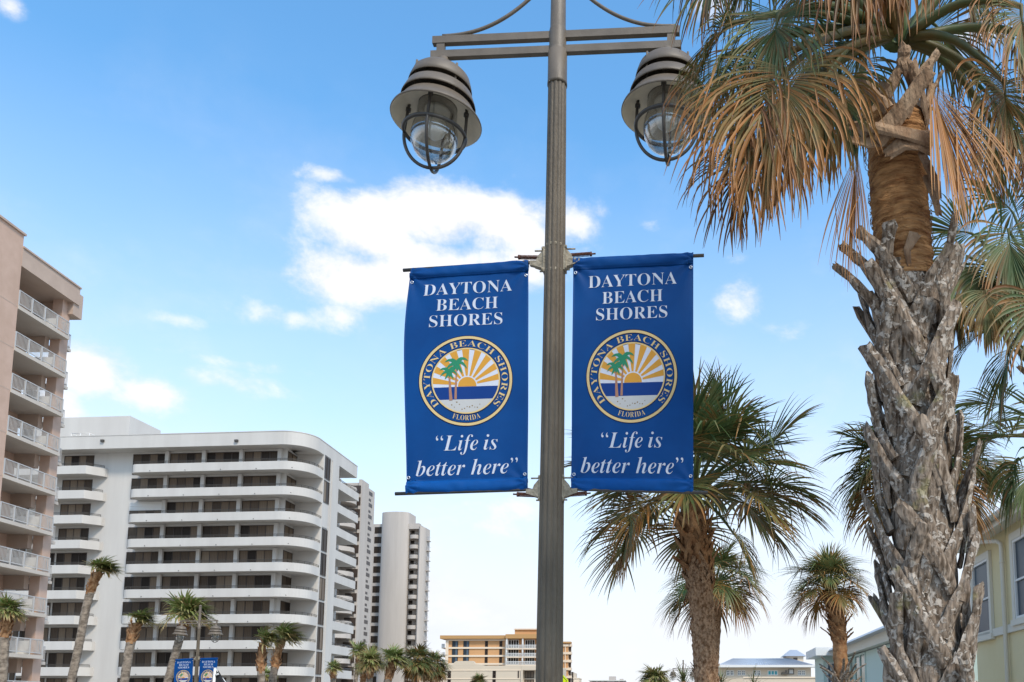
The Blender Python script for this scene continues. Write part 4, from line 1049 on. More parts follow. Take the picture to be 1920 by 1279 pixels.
def yellow():
    F = Fr(at(1870, 1100, 20).xy, R(5.2), 'right')
    t = thing('yellow_house', tuple(F.W(0, -5, -.5)), 'yellow stucco house with grey shingle roof and white gutter at the right edge', 'house')
    u0, u1 = F.u(2150, 1100), F.u(1826, 1100)
    ze = F.z(1870, 992); zbnd = F.z(1870, 1184)
    m = MB(); F.box(m, u0, u1, -9, 0, -.7, ze-.05); m.build('wall', 'yellow', t)
    m = MB(); F.box(m, u0, u1+.5, 0.003, .42, ze-.11, ze-.06); F.box(m, u0, u1+.5, .42, .45, ze-.2, ze-.02); m.build('soffit', 'ytrim', t)
    m = MB()
    P = [F.W(u0-.5, .5, ze-.02), F.W(u1+.6, .5, ze-.02), F.W(u1+.6, -9.5, ze-.02), F.W(u0-.5, -9.5, ze-.02), F.W(u0+3, -4.5, ze+3.4), F.W(u1-3.5, -4.5, ze+3.4), F.W(u1-3.5, -4.52, ze+3.4), F.W(u0+3, -4.52, ze+3.4)]
    m.hexa(P); ro = m.build('roof', 'shingle', t)
    me = ro.data; uv = me.uv_layers.new(name='UVMap')
    for p in me.polygons:
        for li in p.loop_indices:
            v = me.vertices[me.loops[li].vertex_index].co+V3(ro['_o']) if '_o' in ro else me.vertices[me.loops[li].vertex_index].co
            q = v-F.O; a, b = (q.dot(F.U), q.z*1.7) if abs(p.normal.dot(F.V)) > .3 else (q.dot(F.V), q.z*1.7)
            uv.data[li].uv = (a*.45, b*.45)
    # half-round gutter
    g_ = MB(); n = 8; b = 0
    for k, uu in enumerate((u0-.5, u1+.6)):
        for j in range(n+1):
            an = math.pi*j/n; g_.v.append(F.W(uu, .55-.085*math.cos(an)*1, ze-.02-.085*math.sin(an)))
        for j in range(n+1):
            an = math.pi*j/n; g_.v.append(F.W(uu, .55-.078*math.cos(an)*1, ze-.02-.078*math.sin(an)))
    L = 2*(n+1)
    for j in range(n): g_.f += [[j, j+1, L+j+1, L+j], [n+1+j, L+n+1+j, L+n+2+j, n+2+j]]; g_.m += [0, 0]; g_.sm += [True, True]
    g_.f += [[0, L, L+n+1, n+1], [n, 2*n+1, L+2*n+1, L+n]]; g_.m += [0, 0]; g_.sm += [False]*2
    g_.build('gutter', 'ytrim', t)
    dsp = MB(); ud = F.u(1880, 1100, .1); zz = ze-.1
    q0 = F.W(ud-.9, .55, zz)
    dsp.tube([F.W(ud+.55, .55, zz), F.W(ud+.55, .55, zz-.12), F.W(ud+.5, .48, zz-.2), F.W(ud+.08, .16, zz-.26), F.W(ud, .1, zz-.33), F.W(ud, .09, zz-.45), F.W(ud, .09, -.6)], .05, 12)
    for z_ in (zz-.75, 1.9): dsp.tube([F.W(ud, .09, z_-.02), F.W(ud, .09, z_+.02)], .056, 12)
    dsp.build('downpipe', 'ytrim', t)
    m = MB(); F.box(m, u0, u1+.01, .003, .06, zbnd-.11, zbnd+.07); m.build('belt_course', 'ytrim', t)
    # windows: the one by the pipe and one at the frame edge
    def hw(a, b, zb_, zt_, lab=None):
        m = MB(); tw = .16
        F.box(m, a-tw, b+tw, .003, .075, zt_, zt_+tw); F.box(m, a-tw-.04, b+tw+.04, .003, .11, zb_-tw*.8, zb_); F.box(m, a-tw, a, .003, .075, zb_+.001, zt_-.001); F.box(m, b, b+tw, .003, .075, zb_+.001, zt_-.001)
        c = m.build('window_trim', 'ytrim', t)
        window(F, a, b, .0, zb_, zt_, 1, t, fm='whitetrim', pm='winb', tones=[.25], hbar=.47, fw=.06, name='sash_window')
    hw(F.u(1858, 1100), F.u(1828, 1100), F.z(1845, 1193), F.z(1845, 1052))
    hw(F.u(1935, 1100), F.u(1907, 1100), F.z(1905, 1163), F.z(1905, 1012))
yellow()

# ------------------------------------------------------------------ small street things at the bottom edge
def flag():
    p = at(403.5, 1253, 36.5)
    t = thing('flag_pole', (p.x, p.y, -.9), 'thin white pole carrying a dark slanting flag, right of the distant lamp banners', 'flag')
    ztop = p.z
    m = MB(); m.tube([(p.x-.12, p.y, -.9), (p.x, p.y, ztop)], .055, 10); m.tube([(p.x, p.y, ztop), (p.x, p.y, ztop+.02)], .06, 10); m.build('pole', 'whitetrim', t)
    m = MB()
    nx, ny = 8, 10
    for face, off in ((0, -.004), (1, .004)):
        b = len(m.v)
        for j in range(ny+1):
            for i in range(nx+1):
                u = i/nx; v = j/ny; w_ = .15+v*.75 if v < 1 else .9
                m.v.append(V3((p.x+.03+u*w_*(.9), p.y+off+.04*math.sin(u*5+v*4), ztop-.06-v*1.1-u*.05)))
        for j in range(ny):
            for i in range(nx):
                q = [b+j*(nx+1)+i, b+j*(nx+1)+i+1, b+(j+1)*(nx+1)+i+1, b+(j+1)*(nx+1)+i]; m.f.append(q if face else q[::-1]); m.m.append(0); m.sm.append(True)
    fo = m.build('flag_cloth', 'black', t)
    m = MB(); m.tube([(p.x+.02, p.y, ztop-.02), (p.x+.45, p.y, ztop-.55), (p.x+.86, p.y, ztop-1.16)], .018, 5); m.build('flag_edge', 'whitetrim', t)
    m = MB(); m.tube([(p.x+.05, p.y-.03, ztop-.28), (p.x+.18, p.y-.06, ztop-.24)], .035, 8); m.build('bracket', 'whitetrim', t)
flag()
def warn_sign():
    c = at(1036, 1277, 24); t = thing('warning_sign', (c.x, 24, -.6), 'fluorescent yellow diamond road sign half hidden by the near lamp pole', 'road sign')
    m = MB(); cx, cz, h = c.x, c.z, .43
    L = []
    for k in range(4):      # rounded diamond
        a = k*math.pi/2
        for da in (-.10, 0, .10): L.append((cx+h*(1 if da == 0 else .965)*math.cos(a+da*.9), cz+h*(1 if da == 0 else .965)*math.sin(a+da*.9)))
    n = len(L)
    m.add([(x, 24, z) for x, z in L]+[(x, 24.004, z) for x, z in L], [list(range(n)), list(range(n, 2*n))[::-1]]+[(i, i+n, (i+1) % n+n, (i+1) % n) for i in range(n)])
    m.build('panel', 'hireflect', t)
    m = MB(); m.tube([(cx, 24.03, -.6), (cx, 24.03, cz+h*.8)], .03, 8); m.build('post', 'steel', t)
    m = MB(); k_ = .90
    L2 = [(cx+(x-cx)*k_, cz+(z-cz)*k_) for x, z in L]; L3 = [(cx+(x-cx)*.86, cz+(z-cz)*.86) for x, z in L]
    m.add([(x, 23.997, z) for x, z in L2]+[(x, 23.997, z) for x, z in L3], [(i, (i+1) % n, (i+1) % n+n, i+n) for i in range(n)]); m.build('border_line', 'black', t)
warn_sign()
f3 = at(1281, 1240, 70)
c3 = copy_tree(lamp); c3.location = V3(lamp.location)+V3((f3.x-LX, 70-LY, -1.75)); c3['label'] = 'very small far street lamp silhouetted behind the base of the central palm'

# ------------------------------------------------------------------ palms
def rnd(a, b): return random.uniform(a, b)
def leaf(mb, att, hub, T, Rl, spread=1.9, droop=1.2, dry=0.0, tip=.6, n=40, steps=7, wmax=.03, pet=None, wind=None, fold=.3, pw=.014, curl=.25, rag=.12, up=None):
    """one fan leaf: costa, split segments hanging by their own weight, and its petiole"""
    T = V3(T).normalized(); hub = V3(hub)
    u = V3(up) if up is not None else V3((0, 0, 1))
    Nn = u-T*u.dot(T)
    if Nn.length < .25: Nn = V3((0, -1, .2))-T*V3((0, -1, .2)).dot(T)
    Nn.normalize(); S = T.cross(Nn).normalized()
    G = V3((0, 0, -1))
    if wind is not None: G = (G+V3(wind)).normalized()
    # costa
    Lc = Rl*.27; costa = []; p = hub.copy(); d = T.copy(); k = 8
    for i in range(k+1):
        costa.append((p.copy(), d.copy())); d = (d+G*droop*.09).normalized(); p = p+d*Lc/k
    da = 2*spread/(n-1)
    tone0 = rnd(.2, .8)
    for i in range(n):
        a = -spread+da*i+rnd(-.3, .3)*da
        c = max(0, 1-abs(a)/spread)**1.1; ci = min(int(c*k), k-1); fr_ = c*k-ci
        P = costa[ci][0].lerp(costa[ci+1][0], fr_); Tc = costa[ci][1]
        aa = a*(1-.25*c)
        d = (Tc*math.cos(aa)+S*math.sin(aa)+Nn*(.10+.14*abs(math.sin(aa)))).normalized()
        L = Rl*(.64+.28*math.cos(a*.55))*rnd(.86, 1.08)*(1-.10*c)
        if random.random() < .06: L *= rnd(.45, .8)
        side0 = (S*math.cos(aa)-Tc*math.sin(aa)).normalized()
        dr = droop*rnd(.8, 1.25); wob = V3((rnd(-1, 1), rnd(-1, 1), rnd(-.4, .4)))*curl; wob2 = V3((rnd(-1, 1), rnd(-1, 1), rnd(-.4, .4)))*curl
        tone = min(1, max(0, tone0+rnd(-.35, .35))); dd = dry+rnd(-.12, .16); tp = tip*rnd(.5, 1.3)
        if random.random() < .07+rag*.5: dd += .5
        tp *= rnd(1-rag, 1+rag); kink = rnd(.25, .8) if random.random() < rag else 9; kd = V3((rnd(-.7, .7), rnd(-.7, .7), rnd(-1.5, -.5)))
        if random.random() < rag: L *= rnd(.55, .9)
        prev = None; p = P.copy()
        for s_ in range(steps+1):
            t_ = s_/steps
            side = (side0-d*side0.dot(d)); side = side.normalized() if side.length > 1e-4 else S
            nn = side.cross(d)
            dist = t_*L+Lc*c*.5
            hw = min(wmax*.5, .5*max(dist, .012)*da*1.15)
            if t_ > .45: hw *= max(.03, (1-((t_-.45)/.55)))**.75
            vv = [p-side*hw, p-nn*hw*fold*2, p+side*hw] if fold else [p-side*hw, p+side*hw]
            b = len(mb.v); mb.v += vv
            dv = dd+tp*max(0, (t_-.42))*1.9
            att += [(min(1, max(0, dv)), tone)]*len(vv)
            if prev is not None:
                m_ = len(vv)
                for q in range(m_-1): mb.f.append([prev+q, prev+q+1, b+q+1, b+q]); mb.m.append(0); mb.sm.append(True)
            prev = b
            ds = L/steps
            d = (d+G*(dr*(t_**1.3)*1.15/steps*2.0)+(wob if t_ < .6 else wob2*1.6)*(1.0/steps)*(t_**1.2)).normalized()
            if t_ <= kink < t_+1.0/steps: d = (d+kd).normalized()
            p = p+d*ds
    if pet is not None:
        b0 = len(mb.v); A0, sag = V3(pet[0]), pet[1]
        pts = []
        nP = 8
        for i in range(nP+1):
            t_ = i/nP; q = A0.lerp(hub, t_)+V3((0, 0, sag*math.sin(t_*math.pi))); pts.append(q)
        for i in range(1, 4): pts.append(costa[i*2][0])
        mb.tube(pts, [lerp(pw*1.8, pw*.8, i/nP) for i in range(nP+1)]+[pw*.55, pw*.35, pw*.15], 6)
        att += [(min(1, dry*.8+.12), .35)]*(len(mb.v)-b0)

def strip_boot(mb, path, widths, thick, jag=.004, rot=0):
    """curved plank: path points with outward normals; widths per point"""
    b = len(mb.v); n = len(path); K = 8
    for i, (p, nr) in enumerate(path):
        t = (path[min(i+1, n-1)][0]-path[max(i-1, 0)][0]).normalized()
        nr = (nr-t*nr.dot(t)).normalized(); sd = t.cross(nr)
        w_ = widths[i]; th = thick*(1 if i < n-1 else .7)
        for (x, y) in ((-1, 0), (-.75, .55), (-.1, .78), (.6, .62), (1, 0), (.7, -.25), (0, -.15), (-.7, -.25)):
            j = V3((rnd(-1, 1), rnd(-1, 1), rnd(-1, 1)))*jag
            mb.v.append(p+sd*(x*w_*.5)+nr*(y*th)+j+(t*rnd(-.012, .02) if i == n-1 else V3((0, 0, 0))))
    for i in range(n-1):
        for k in range(K):
            mb.f.append([b+i*K+k, b+i*K+(k+1) % K, b+(i+1)*K+(k+1) % K, b+(i+1)*K+k]); mb.m.append(0); mb.sm.append(False)
    mb.f.append([b+(n-1)*K+k for k in range(K)]); mb.m.append(0); mb.sm.append(False)
    mb.f.append([b+k for k in range(K)][::-1]); mb.m.append(0); mb.sm.append(False)

class Trunk:
    def __init__(s, pts, rads): s.p = [V3(p) for p in pts]; s.r = rads
    def at(s, z):
        P = s.p
        for i in range(len(P)-1):
            if z <= P[i+1].z or i == len(P)-2:
                t = (z-P[i].z)/(P[i+1].z-P[i].z); t = max(-.5, min(1.3, t)); q = P[i].lerp(P[i+1], t); return V3((q.x, q.y, z)), lerp(s.r[i], s.r[i+1], max(0, min(1, t)))
    def pos(s, th, z, off=0):
        c, r = s.at(z); o = V3((math.cos(th), math.sin(th), 0)); return c+o*(r+off), o
    def surf(s, mb, z0, z1, n, m, fn, seg=64, mi=0):
        b = len(mb.v)
        for i in range(n+1):
            z = lerp(z0, z1, i/n)
            for k in range(seg):
                th = 2*math.pi*k/seg; mb.v.append(s.pos(th, z, fn(th, z))[0])
        for i in range(n):
            for k in range(seg):
                mb.f.append([b+i*seg+k, b+i*seg+(k+1) % seg, b+(i+1)*seg+(k+1) % seg, b+(i+1)*seg+k]); mb.m.append(mi); mb.sm.append(True)
        mb.f.append([b+n*seg+k for k in range(seg)]); mb.m.append(mi); mb.sm.append(False)

def wishbone(T_, th0, z0, h, out, skew, leg=.34, lw=.055, sw=.085, thick=.026, mat_='lichen', parent=None, name='leaf_base', hs=.55, jag=.004):
    mb = MB(); zm = z0+h*hs
    for sg in (-1, 1):
        path = []; wd = []
        for i in range(7):
            t = i/6; th = th0+sg*leg*(1-t)**1.2+skew*.30*t; z = lerp(z0, zm, t); path.append(T_.pos(th, z, .006+(.035 if mat_ != 'lichen' or hs > .56 else .055)*t+.004*sg)); wd.append(lerp(lw*1.25, lw, t))
        strip_boot(mb, path, wd, thick*.85, jag)
    path = []; wd = []
    for i in range(8):
        t = i/7; th = th0+skew*(.18+.82*t*t if False else lerp(.12, 1, t)); z = lerp(z0+h*hs*.62, z0+h, t); path.append(T_.pos(th, z, (.022 if mat_ != 'lichen' else .040)+out*t**1.35)); wd.append(lerp(sw*.95, sw*rnd(.62, .9), t))
    strip_boot(mb, path, wd, thick, jag)
    return mb.build(name, mat_, parent)

# ---- the big cabbage palm in front, at the right
def hero():
    Yh = 4.3
    P = [(1752, 1700), (1746, 1279), (1737, 1100), (1724, 900), (1712, 700), (1698, 540), (1690, 420), (1682, 300), (1678, 200), (1684, 80), (1692, 20)]
    pts = [at(x, y, Yh) for x, y in P]; pts[0].z = -.1
    T_ = Trunk(pts, [.17, .155, .148, .145, .142, .140, .138, .148, .148, .14, .08])
    t = thing('cabbage_palm', (pts[0].x, Yh, 0), 'large near palm with crossed grey leaf stubs on its trunk and drooping brown-tipped fans', 'palm tree', 'cabbage palms on the right')
    zc = T_.p[5].z; zs0 = at(1690, 505, Yh).z; zs1 = at(1682, 262, Yh).z; ztop = pts[-1].z
    m = MB()
    f0 = lambda th, z: .014*noise.noise((math.cos(th)*3, math.sin(th)*3, z*9))+.006*noise.noise((math.cos(th)*9, math.sin(th)*9, z*30))
    T_.surf(m, 0, zs0+.0, 110, 0, f0, 48)
    m.build('trunk', 'lichen', t)
    m = MB()
    f1 = lambda th, z: .012*abs(noise.noise((math.cos(th)*1.0, math.sin(th)*1.0, z*38)))+.004*noise.noise((math.cos(th)*6, math.sin(th)*6, z*45))+.010*noise.noise((math.cos(th)*1.5, math.sin(th)*1.5, z*3))
    T_.surf(m, zs0-.08, zs1+.10, 190, 0, f1, 72)
    for k in range(260):      # loose fibres wrapped round the trunk
        th = rnd(0, 6.28); z = rnd(zs0+.08, zs1+.06); L = rnd(.15, .5); sl = rnd(-.12, .12); pp = []
        for i in range(6): q = i/5; pp.append(T_.pos(th+L*q, z+sl*L*q, .009+.007*math.sin(q*3.1))[0])
        m.tube(pp, .0018, 3)
    m.build('fibrous_trunk', 'fiber', t)
    # grey crossed stubs
    k = 0; z = .55; th = 0
    while z < zs0-.27:
        sk = (.62 if k % 2 else -.62)*rnd(.6, 1.2); wishbone(T_, th, z, rnd(.40, .50), rnd(.045, .105), sk, leg=.52, lw=.068, parent=t, thick=rnd(.026, .034), sw=rnd(.085, .108), jag=.0035); th += 2.39996; z += .044; k += 1
    # the highest stubs reach past the start of the smooth part
    for th_, zz, sk, o_ in ((R(215), zs0-.28, -.35, .17), (R(245), zs0-.24, -.60, .13), (R(300), zs0-.33, .35, .10), (R(-10), zs0-.33, .3, .13), (R(200), zs0-.37, -.2, .19), (R(275), zs0-.36, .5, .10)):
        wishbone(T_, th_, zz, .36, o_, sk, parent=t, sw=.07)
    # tan split leaf bases under the crown
    z = zs1-.02; th = .4; k = 0
    while z < at(1684, 118, Yh).z-.2:
        sk = rnd(-.5, .5); wishbone(T_, th, z, rnd(.20, .27), rnd(.02, .07), sk, leg=.5, lw=.05, sw=.075, thick=.018, mat_='boot', parent=t, hs=.7); th += 2.39996; z += .0225; k += 1
    def px_boot(pp, w_, th_, mt='boot', name='leaf_base'):
        mb = MB(); mb_p = [(at(x, y, Yy), V3((0, -1, .15))) for x, y, Yy in pp]; strip_boot(mb, mb_p, [w_[0]+(w_[1]-w_[0])*i/(len(pp)-1) for i in range(len(pp))], th_, .004); mb.build(name, mt, t)
    px_boot([(1745, 262, 4.10), (1700, 250, 4.08), (1650, 240, 4.10), (1610, 236, 4.14), (1578, 238, 4.18)], (.10, .045), .02)
    px_boot([(1640, 262, 4.14), (1670, 232, 4.10), (1700, 195, 4.06), (1725, 160, 4.03), (1744, 132, 4.0)], (.12, .06), .022)
    px_boot([(1745, 270, 4.12), (1720, 262, 4.10), (1690, 268, 4.10), (1664, 290, 4.13)], (.16, .06), .016)
    px_boot([(1660, 262, 4.16), (1625, 268, 4.15), (1590, 262, 4.17)], (.08, .05), .018)
    px_boot([(1728, 285, 4.12), (1742, 315, 4.07), (1756, 345, 4.05), (1760, 372, 4.06)], (.05, .035), .010)
    px_boot([(1738, 330, 4.14), (1750, 360, 4.11), (1756, 385, 4.10), (1760, 402, 4.12)], (.05, .03), .010)
    px_boot([(1705, 500, 4.16), (1700, 470, 4.15), (1716, 440, 4.14)], (.02, .06), .006)
    # fans: hub px, depth, pointing px, depth, reach (m), spread, droop, dry, tip
    C = at(1686, 90, Yh)
    D = [((1460, 26, 3.85), (1425, 130, 3.7), .56, 2.2, 1.6, .0, .25, 1), ((1475, 131, 3.75), (1450, 260, 3.7), .76, 1.9, 3.2, .42, 1.2, 1),
         ((1400, 150, 3.85), (1350, 280, 3.8), .66, 1.4, 2.8, .42, 1.2, 1), ((1370, 45, 3.95), (1300, 80, 3.9), .46, 1.3, 1.4, .05, .5, 1),
         ((1400, 290, 3.95), (1350, 385, 3.9), .50, 1.5, 2.2, .35, 1.2, 1), ((1545, 150, 4.0), (1530, 260, 4.0), .60, 1.6, 2.6, .10, .8, 1), ((1440, 220, 3.8), (1410, 340, 3.75), .60, 1.5, 2.6, .4, 1.2, 1),
         ((1610, -180, 3.55), (1600, -60, 3.5), .70, 2.0, 3.0, .6, .6, 1), ((1560, -170, 3.7), (1540, -40, 3.65), .55, 1.9, 2.8, .35, .9, 1),
         ((1675, -170, 3.6), (1690, -60, 3.5), .64, 1.9, 3.0, .6, .8, 1), ((1640, -120, 3.7), (1620, 0, 3.6), .50, 1.5, 2.8, .75, .6, 1),
         ((1607, 283, 4.06), (1578, 500, 4.0), .70, .24, .8, .95, .2, 0), ((1743, 152, 4.0), (1830, 360, 3.95), .80, .46, .9, .92, .2, 0), ((1752, 165, 4.05), (1800, 330, 4.0), .66, .30, .8, .88, .2, 0), ((1748, 150, 4.1), (1870, 300, 4.05), .60, .25, .9, .9, .2, 0),
         ((1915, 12, 3.95), (1915, 130, 3.9), .50, 2.0, 2.8, .25, 1.0, 1), ((1883, 155, 4.1), (1895, 290, 4.05), .56, 2.0, 2.8, .30, .9, 1),
         ((1840, 165, 4.6), (1905, 210, 4.6), .50, 1.5, 1.2, .0, .3, 1), ((1608, 118, 4.8), (1572, 300, 4.85), .72, 1.5, 2.2, .05, .5, 1),
         ((1745, 40, 5.0), (1850, 110, 5.0), .66, 1.8, 1.1, .0, .3, 1), ((1800, -60, 4.6), (1850, 30, 4.6), .60, 2.0, 2.2, .1, .7, 1), ((1540, -60, 4.7), (1440, 0, 4.7), .70, 1.9, 1.5, .0, .4, 1),
         ((1720, -60, 5.1), (1745, -200, 5.2), .75, 2.0, .7, .0, .2, 1), ((1640, 40, 5.2), (1590, 140, 5.3), .66, 1.9, 1.6, .0, .4, 1), ((1460, -130, 4.3), (1380, -90, 4.3), .70, 1.9, 1.8, .1, .5, 1),
         ((1900, -120, 4.2), (1960, -60, 4.2), .70, 1.9, 1.8, .1, .5, 1), ((1990, 90, 4.4), (2050, 180, 4.4), .7, 1.9, 1.8, .1, .6, 1), ((1690, -220, 4.6), (1660, -400, 4.7), .75, 2.1, .6, 0, .1, 1),
         ((1530, 70, 4.45), (1500, 200, 4.4), .62, 1.8, 1.7, .0, .3, 1), ((1425, 95, 4.2), (1370, 190, 4.15), .58, 1.8, 1.5, .0, .5, 1), ((1350, 110, 4.05), (1320, 200, 4.0), .50, 1.4, 2.0, .1, .9, 1),
         ((1930, 240, 4.3), (1950, 360, 4.3), .55, 1.9, 2.2, .2, .8, 1), ((1860, 230, 4.5), (1850, 350, 4.5), .50, 1.7, 2.4, .25, .8, 1), ((1350, -80, 4.1), (1290, -20, 4.0), .55, 1.9, 1.8, .1, .6, 1)]
    for (hx, hy, hY), (tx, ty, tY), rr, sp, dr, dry, tip, pet in D:
        h = at(hx, hy, hY); d = at(tx, ty, tY)-h; mb = MB(); a_ = []
        ang = math.atan2(h.y-C.y, h.x-C.x); base = C+V3((math.cos(ang)*.06, math.sin(ang)*.06, .05))
        up = V3((0, 0, 1))+(h-C).normalized()*.35+(V3((0, -.8, 0)) if not pet or abs(d.normalized().z) > .75 else V3((0, 0, 0)))
        leaf(mb, a_, h, d, rr, sp, dr, dry, tip, n=int(42+sp*30) if pet else 40, steps=11, wmax=.019 if pet else .060, pet=(base, .10) if pet else None, curl=1.0 if pet else .08, rag=.46 if pet else .10, fold=.35, pw=.016, up=up)
        mb.build('frond', 'leaf', t, attr=a_)
    return t
hero()

def crown(C, R_, pet, n, seg, steps, parent, mat_='leaf', dryb=.0, wind=None, seed=1, el0=75, el1=-45, wmax=.03, dr=1.3, tipm=.6, petw=.014, one=False, bias=None, droopvar=.3, fold=.3, low_dry=.55, squash=1, sag=.35):
    random.seed(seed); big = MB(); ba = []
    for i in range(n):
        q = (i+.5)/n; az_ = i*2.39996+seed; el_ = R(lerp(el0, el1, q**.9)+rnd(-9, 9))
        d = V3((math.cos(az_)*math.cos(el_), math.sin(az_)*math.cos(el_)*squash, math.sin(el_)))
        if bias is not None: d = (d+V3(bias)).normalized()
        if wind is not None: d = (d+V3(wind)*.75).normalized()
        pl = pet*rnd(.75, 1.1)*(.55+.45*min(1, q*2.2))
        h = C+d*pl-V3((0, 0, pl*.12*(1-abs(d.z))))
        T = (d+V3((0, 0, -sag-.25*q))).normalized()
        if wind is not None: T = (T+V3(wind)*.8).normalized()
        dry = dryb+max(0, q-.55)*low_dry*2+(.25 if random.random() < .1 else 0)
        mb = big if one else MB(); a_ = ba if one else []
        leaf(mb, a_, h, T, R_*rnd(.85, 1.1), rnd(1.6, 2.15), dr*rnd(1-droopvar, 1+droopvar)*(.7+.6*q), dry, tipm*rnd(.6, 1.3), n=seg, steps=steps, wmax=wmax, pet=(C-V3((0, 0, .12)), .05*pl), wind=wind, pw=petw, fold=fold, curl=.25)
        if not one: mb.build('frond', mat_, parent, attr=a_)
    if one: big.build('crown', mat_, parent, attr=ba)

def bark_trunk(t, pts, rads, z0, z1, name, mt, amp=.012, seg=40, n=120, fz=12.0):
    T_ = Trunk(pts, rads); m = MB()
    fn = lambda th, z: amp*noise.noise((math.cos(th)*4, math.sin(th)*4, z*fz))+amp*.7*(abs(math.sin(th*4+z*fz*1.1))*abs(math.sin(th*4-z*fz*1.1)))+amp*.5*noise.noise((math.cos(th)*9, math.sin(th)*9, z*fz*2.5))
    T_.surf(m, z0, z1, n, 0, fn, seg); m.build(name, mt, t); return T_

# ---- palm in the middle, behind the right banner
def palm_mid():
    Y = 9.6; random.seed(21)
    P = [(1345, 1700), (1325, 1279), (1317, 1150), (1308, 1060), (1300, 985), (1296, 930)]
    pts = [at(x, y, Y) for x, y in P]; pts[0].z = -.4
    t = thing('cabbage_palm', (pts[0].x, Y, -.1), 'mid-distance palm whose full crown spreads behind the right banner', 'palm tree', 'cabbage palms on the right')
    T_ = bark_trunk(t, pts, [.15, .126, .126, .138, .15, .11], -.1, pts[3].z, 'trunk', 'bark', .014, 56, 260, 16)
    m = MB(); fn = lambda th, z: .02*noise.noise((math.cos(th)*3, math.sin(th)*3, z*7))
    T_.surf(m, pts[3].z-.02, pts[5].z, 60, 0, fn, 40); m.build('upper_trunk', 'rustboot', t)
    z = pts[3].z-.05; th = 0
    z -= .22
    for k in range(52):
        wishbone(T_, th, z, rnd(.18, .26), rnd(.01, .03) if k < 12 else rnd(.03, .11), rnd(-.6, .6), leg=.5, lw=.045, sw=.06, thick=.010 if k < 12 else .018, mat_='bark' if k < 12 and k % 3 else 'rustboot', parent=t, hs=.6); th += 2.39996; z += (pts[5].z-.1-pts[3].z)/44
    for k in range(40): 
        th = rnd(0, 6.28); zz = rnd(pts[1].z-.2, pts[3].z); mb_p = [T_.pos(th, zz, .0), T_.pos(th+.05, zz+.03, .02), T_.pos(th+.1, zz+.05, .035)]
        mb = MB(); strip_boot(mb, mb_p, [.05, .04, .02], .008, .003); mb.build('leaf_scar', 'bark', t)
    C = pts[5]+V3((.03, 0, .12))
    crown(C, .88, .76, 34, 46, 7, t, seed=5, wmax=.031, dr=.55, tipm=.4, el0=80, el1=-22, low_dry=.4, sag=.12)
    random.seed(9)
    for (hx, hy, hY), (tx, ty), rr, sp, dr, dry, tip in [((1185, 965, 8.9), (1150, 1060), .72, 1.7, 1.9, .3, 1.0), ((1430, 850, 9.2), (1490, 760), .80, 1.7, .7, .0, .15), ((1440, 905, 9.0), (1540, 900), .80, 1.6, .9, .05, .6),
                                         ((1365, 800, 9.6), (1345, 720), .7, 1.6, .6, .0, .2), ((1375, 1000, 8.9), (1430, 1060), .62, 1.5, 1.2, .1, .4), ((1130, 880, 9.8), (1060, 840), .5, 1.5, .8, .1, .5)]:
        h = at(hx, hy, hY); mb = MB(); a_ = []
        leaf(mb, a_, h, at(tx, ty, hY-.1)-h, rr, sp, dr, dry, tip, n=50, steps=7, wmax=.028, pet=(C-V3((0, 0, .15)), .08), pw=.014); mb.build('frond', 'leaf', t, attr=a_)
palm_mid()

def palm_behind():
    Y = 16.5; random.seed(31)
    P = [(1328, 1700), (1330, 1279), (1335, 1180), (1340, 1100)]; pts = [at(x, y, Y) for x, y in P]; pts[0].z = -.6
    t = thing('cabbage_palm', (pts[0].x, Y, -.3), 'smaller palm peeking out on both sides directly behind the central palm trunk', 'palm tree', 'cabbage palms on the right')
    bark_trunk(t, pts, [.18, .15, .16, .14], -.4, pts[3].z, 'trunk', 'bark', .014, 24, 60)
    crown(pts[3]+V3((0, 0, .1)), .82, .58, 30, 36, 5, t, seed=12, wmax=.03, dr=1.0, tipm=.7, el0=75, el1=-38, low_dry=.9, fold=0)
palm_behind()

def palm_f():
    Y = 20; random.seed(41)
    P = [(1582, 1700), (1578, 1279), (1574, 1200), (1568, 1150), (1556, 1110)]; pts = [at(x, y, Y) for x, y in P]; pts[0].z = -.7
    t = thing('cabbage_palm', (pts[0].x, Y, -.4), 'palm with a shaggy rust-brown trunk between the central palm and the big near trunk', 'palm tree', 'cabbage palms on the right')
    T_ = bark_trunk(t, pts, [.17, .145, .15, .17, .12], -.5, pts[4].z, 'trunk', 'rustboot', .02, 32, 160, 9)
    z = pts[1].z-.35; th = 1.1
    for k in range(16): wishbone(T_, th, z, rnd(.35, .5), rnd(.22, .42), rnd(-.6, .6), lw=.06, sw=.08, thick=.03, mat_='lichen', parent=t); th += 2.39996; z += .035
    z = pts[2].z-.1; 
    for k in range(46): wishbone(T_, th, z, rnd(.2, .34), rnd(.05, .22), rnd(-.7, .7), lw=.05, sw=.06, thick=.02, mat_='rustboot', parent=t, jag=.01); th += 2.39996; z += (pts[4].z-.05-pts[2].z)/46
    C = pts[4]+V3((-.02, 0, .15))
    crown(C, .80, .50, 34, 36, 5, t, seed=17, wmax=.028, dr=.8, tipm=.5, el0=85, el1=-20, low_dry=.8, fold=0)
    random.seed(4); h = at(1516, 1155, 19.8); mb = MB(); a_ = []
    leaf(mb, a_, h, at(1505, 1195, 19.8)-h, .5, 1.4, 1.8, .85, .4, n=24, steps=5, wmax=.03, pet=(C, .05), fold=0); mb.build('frond', 'leaf', t, attr=a_)
palm_f()

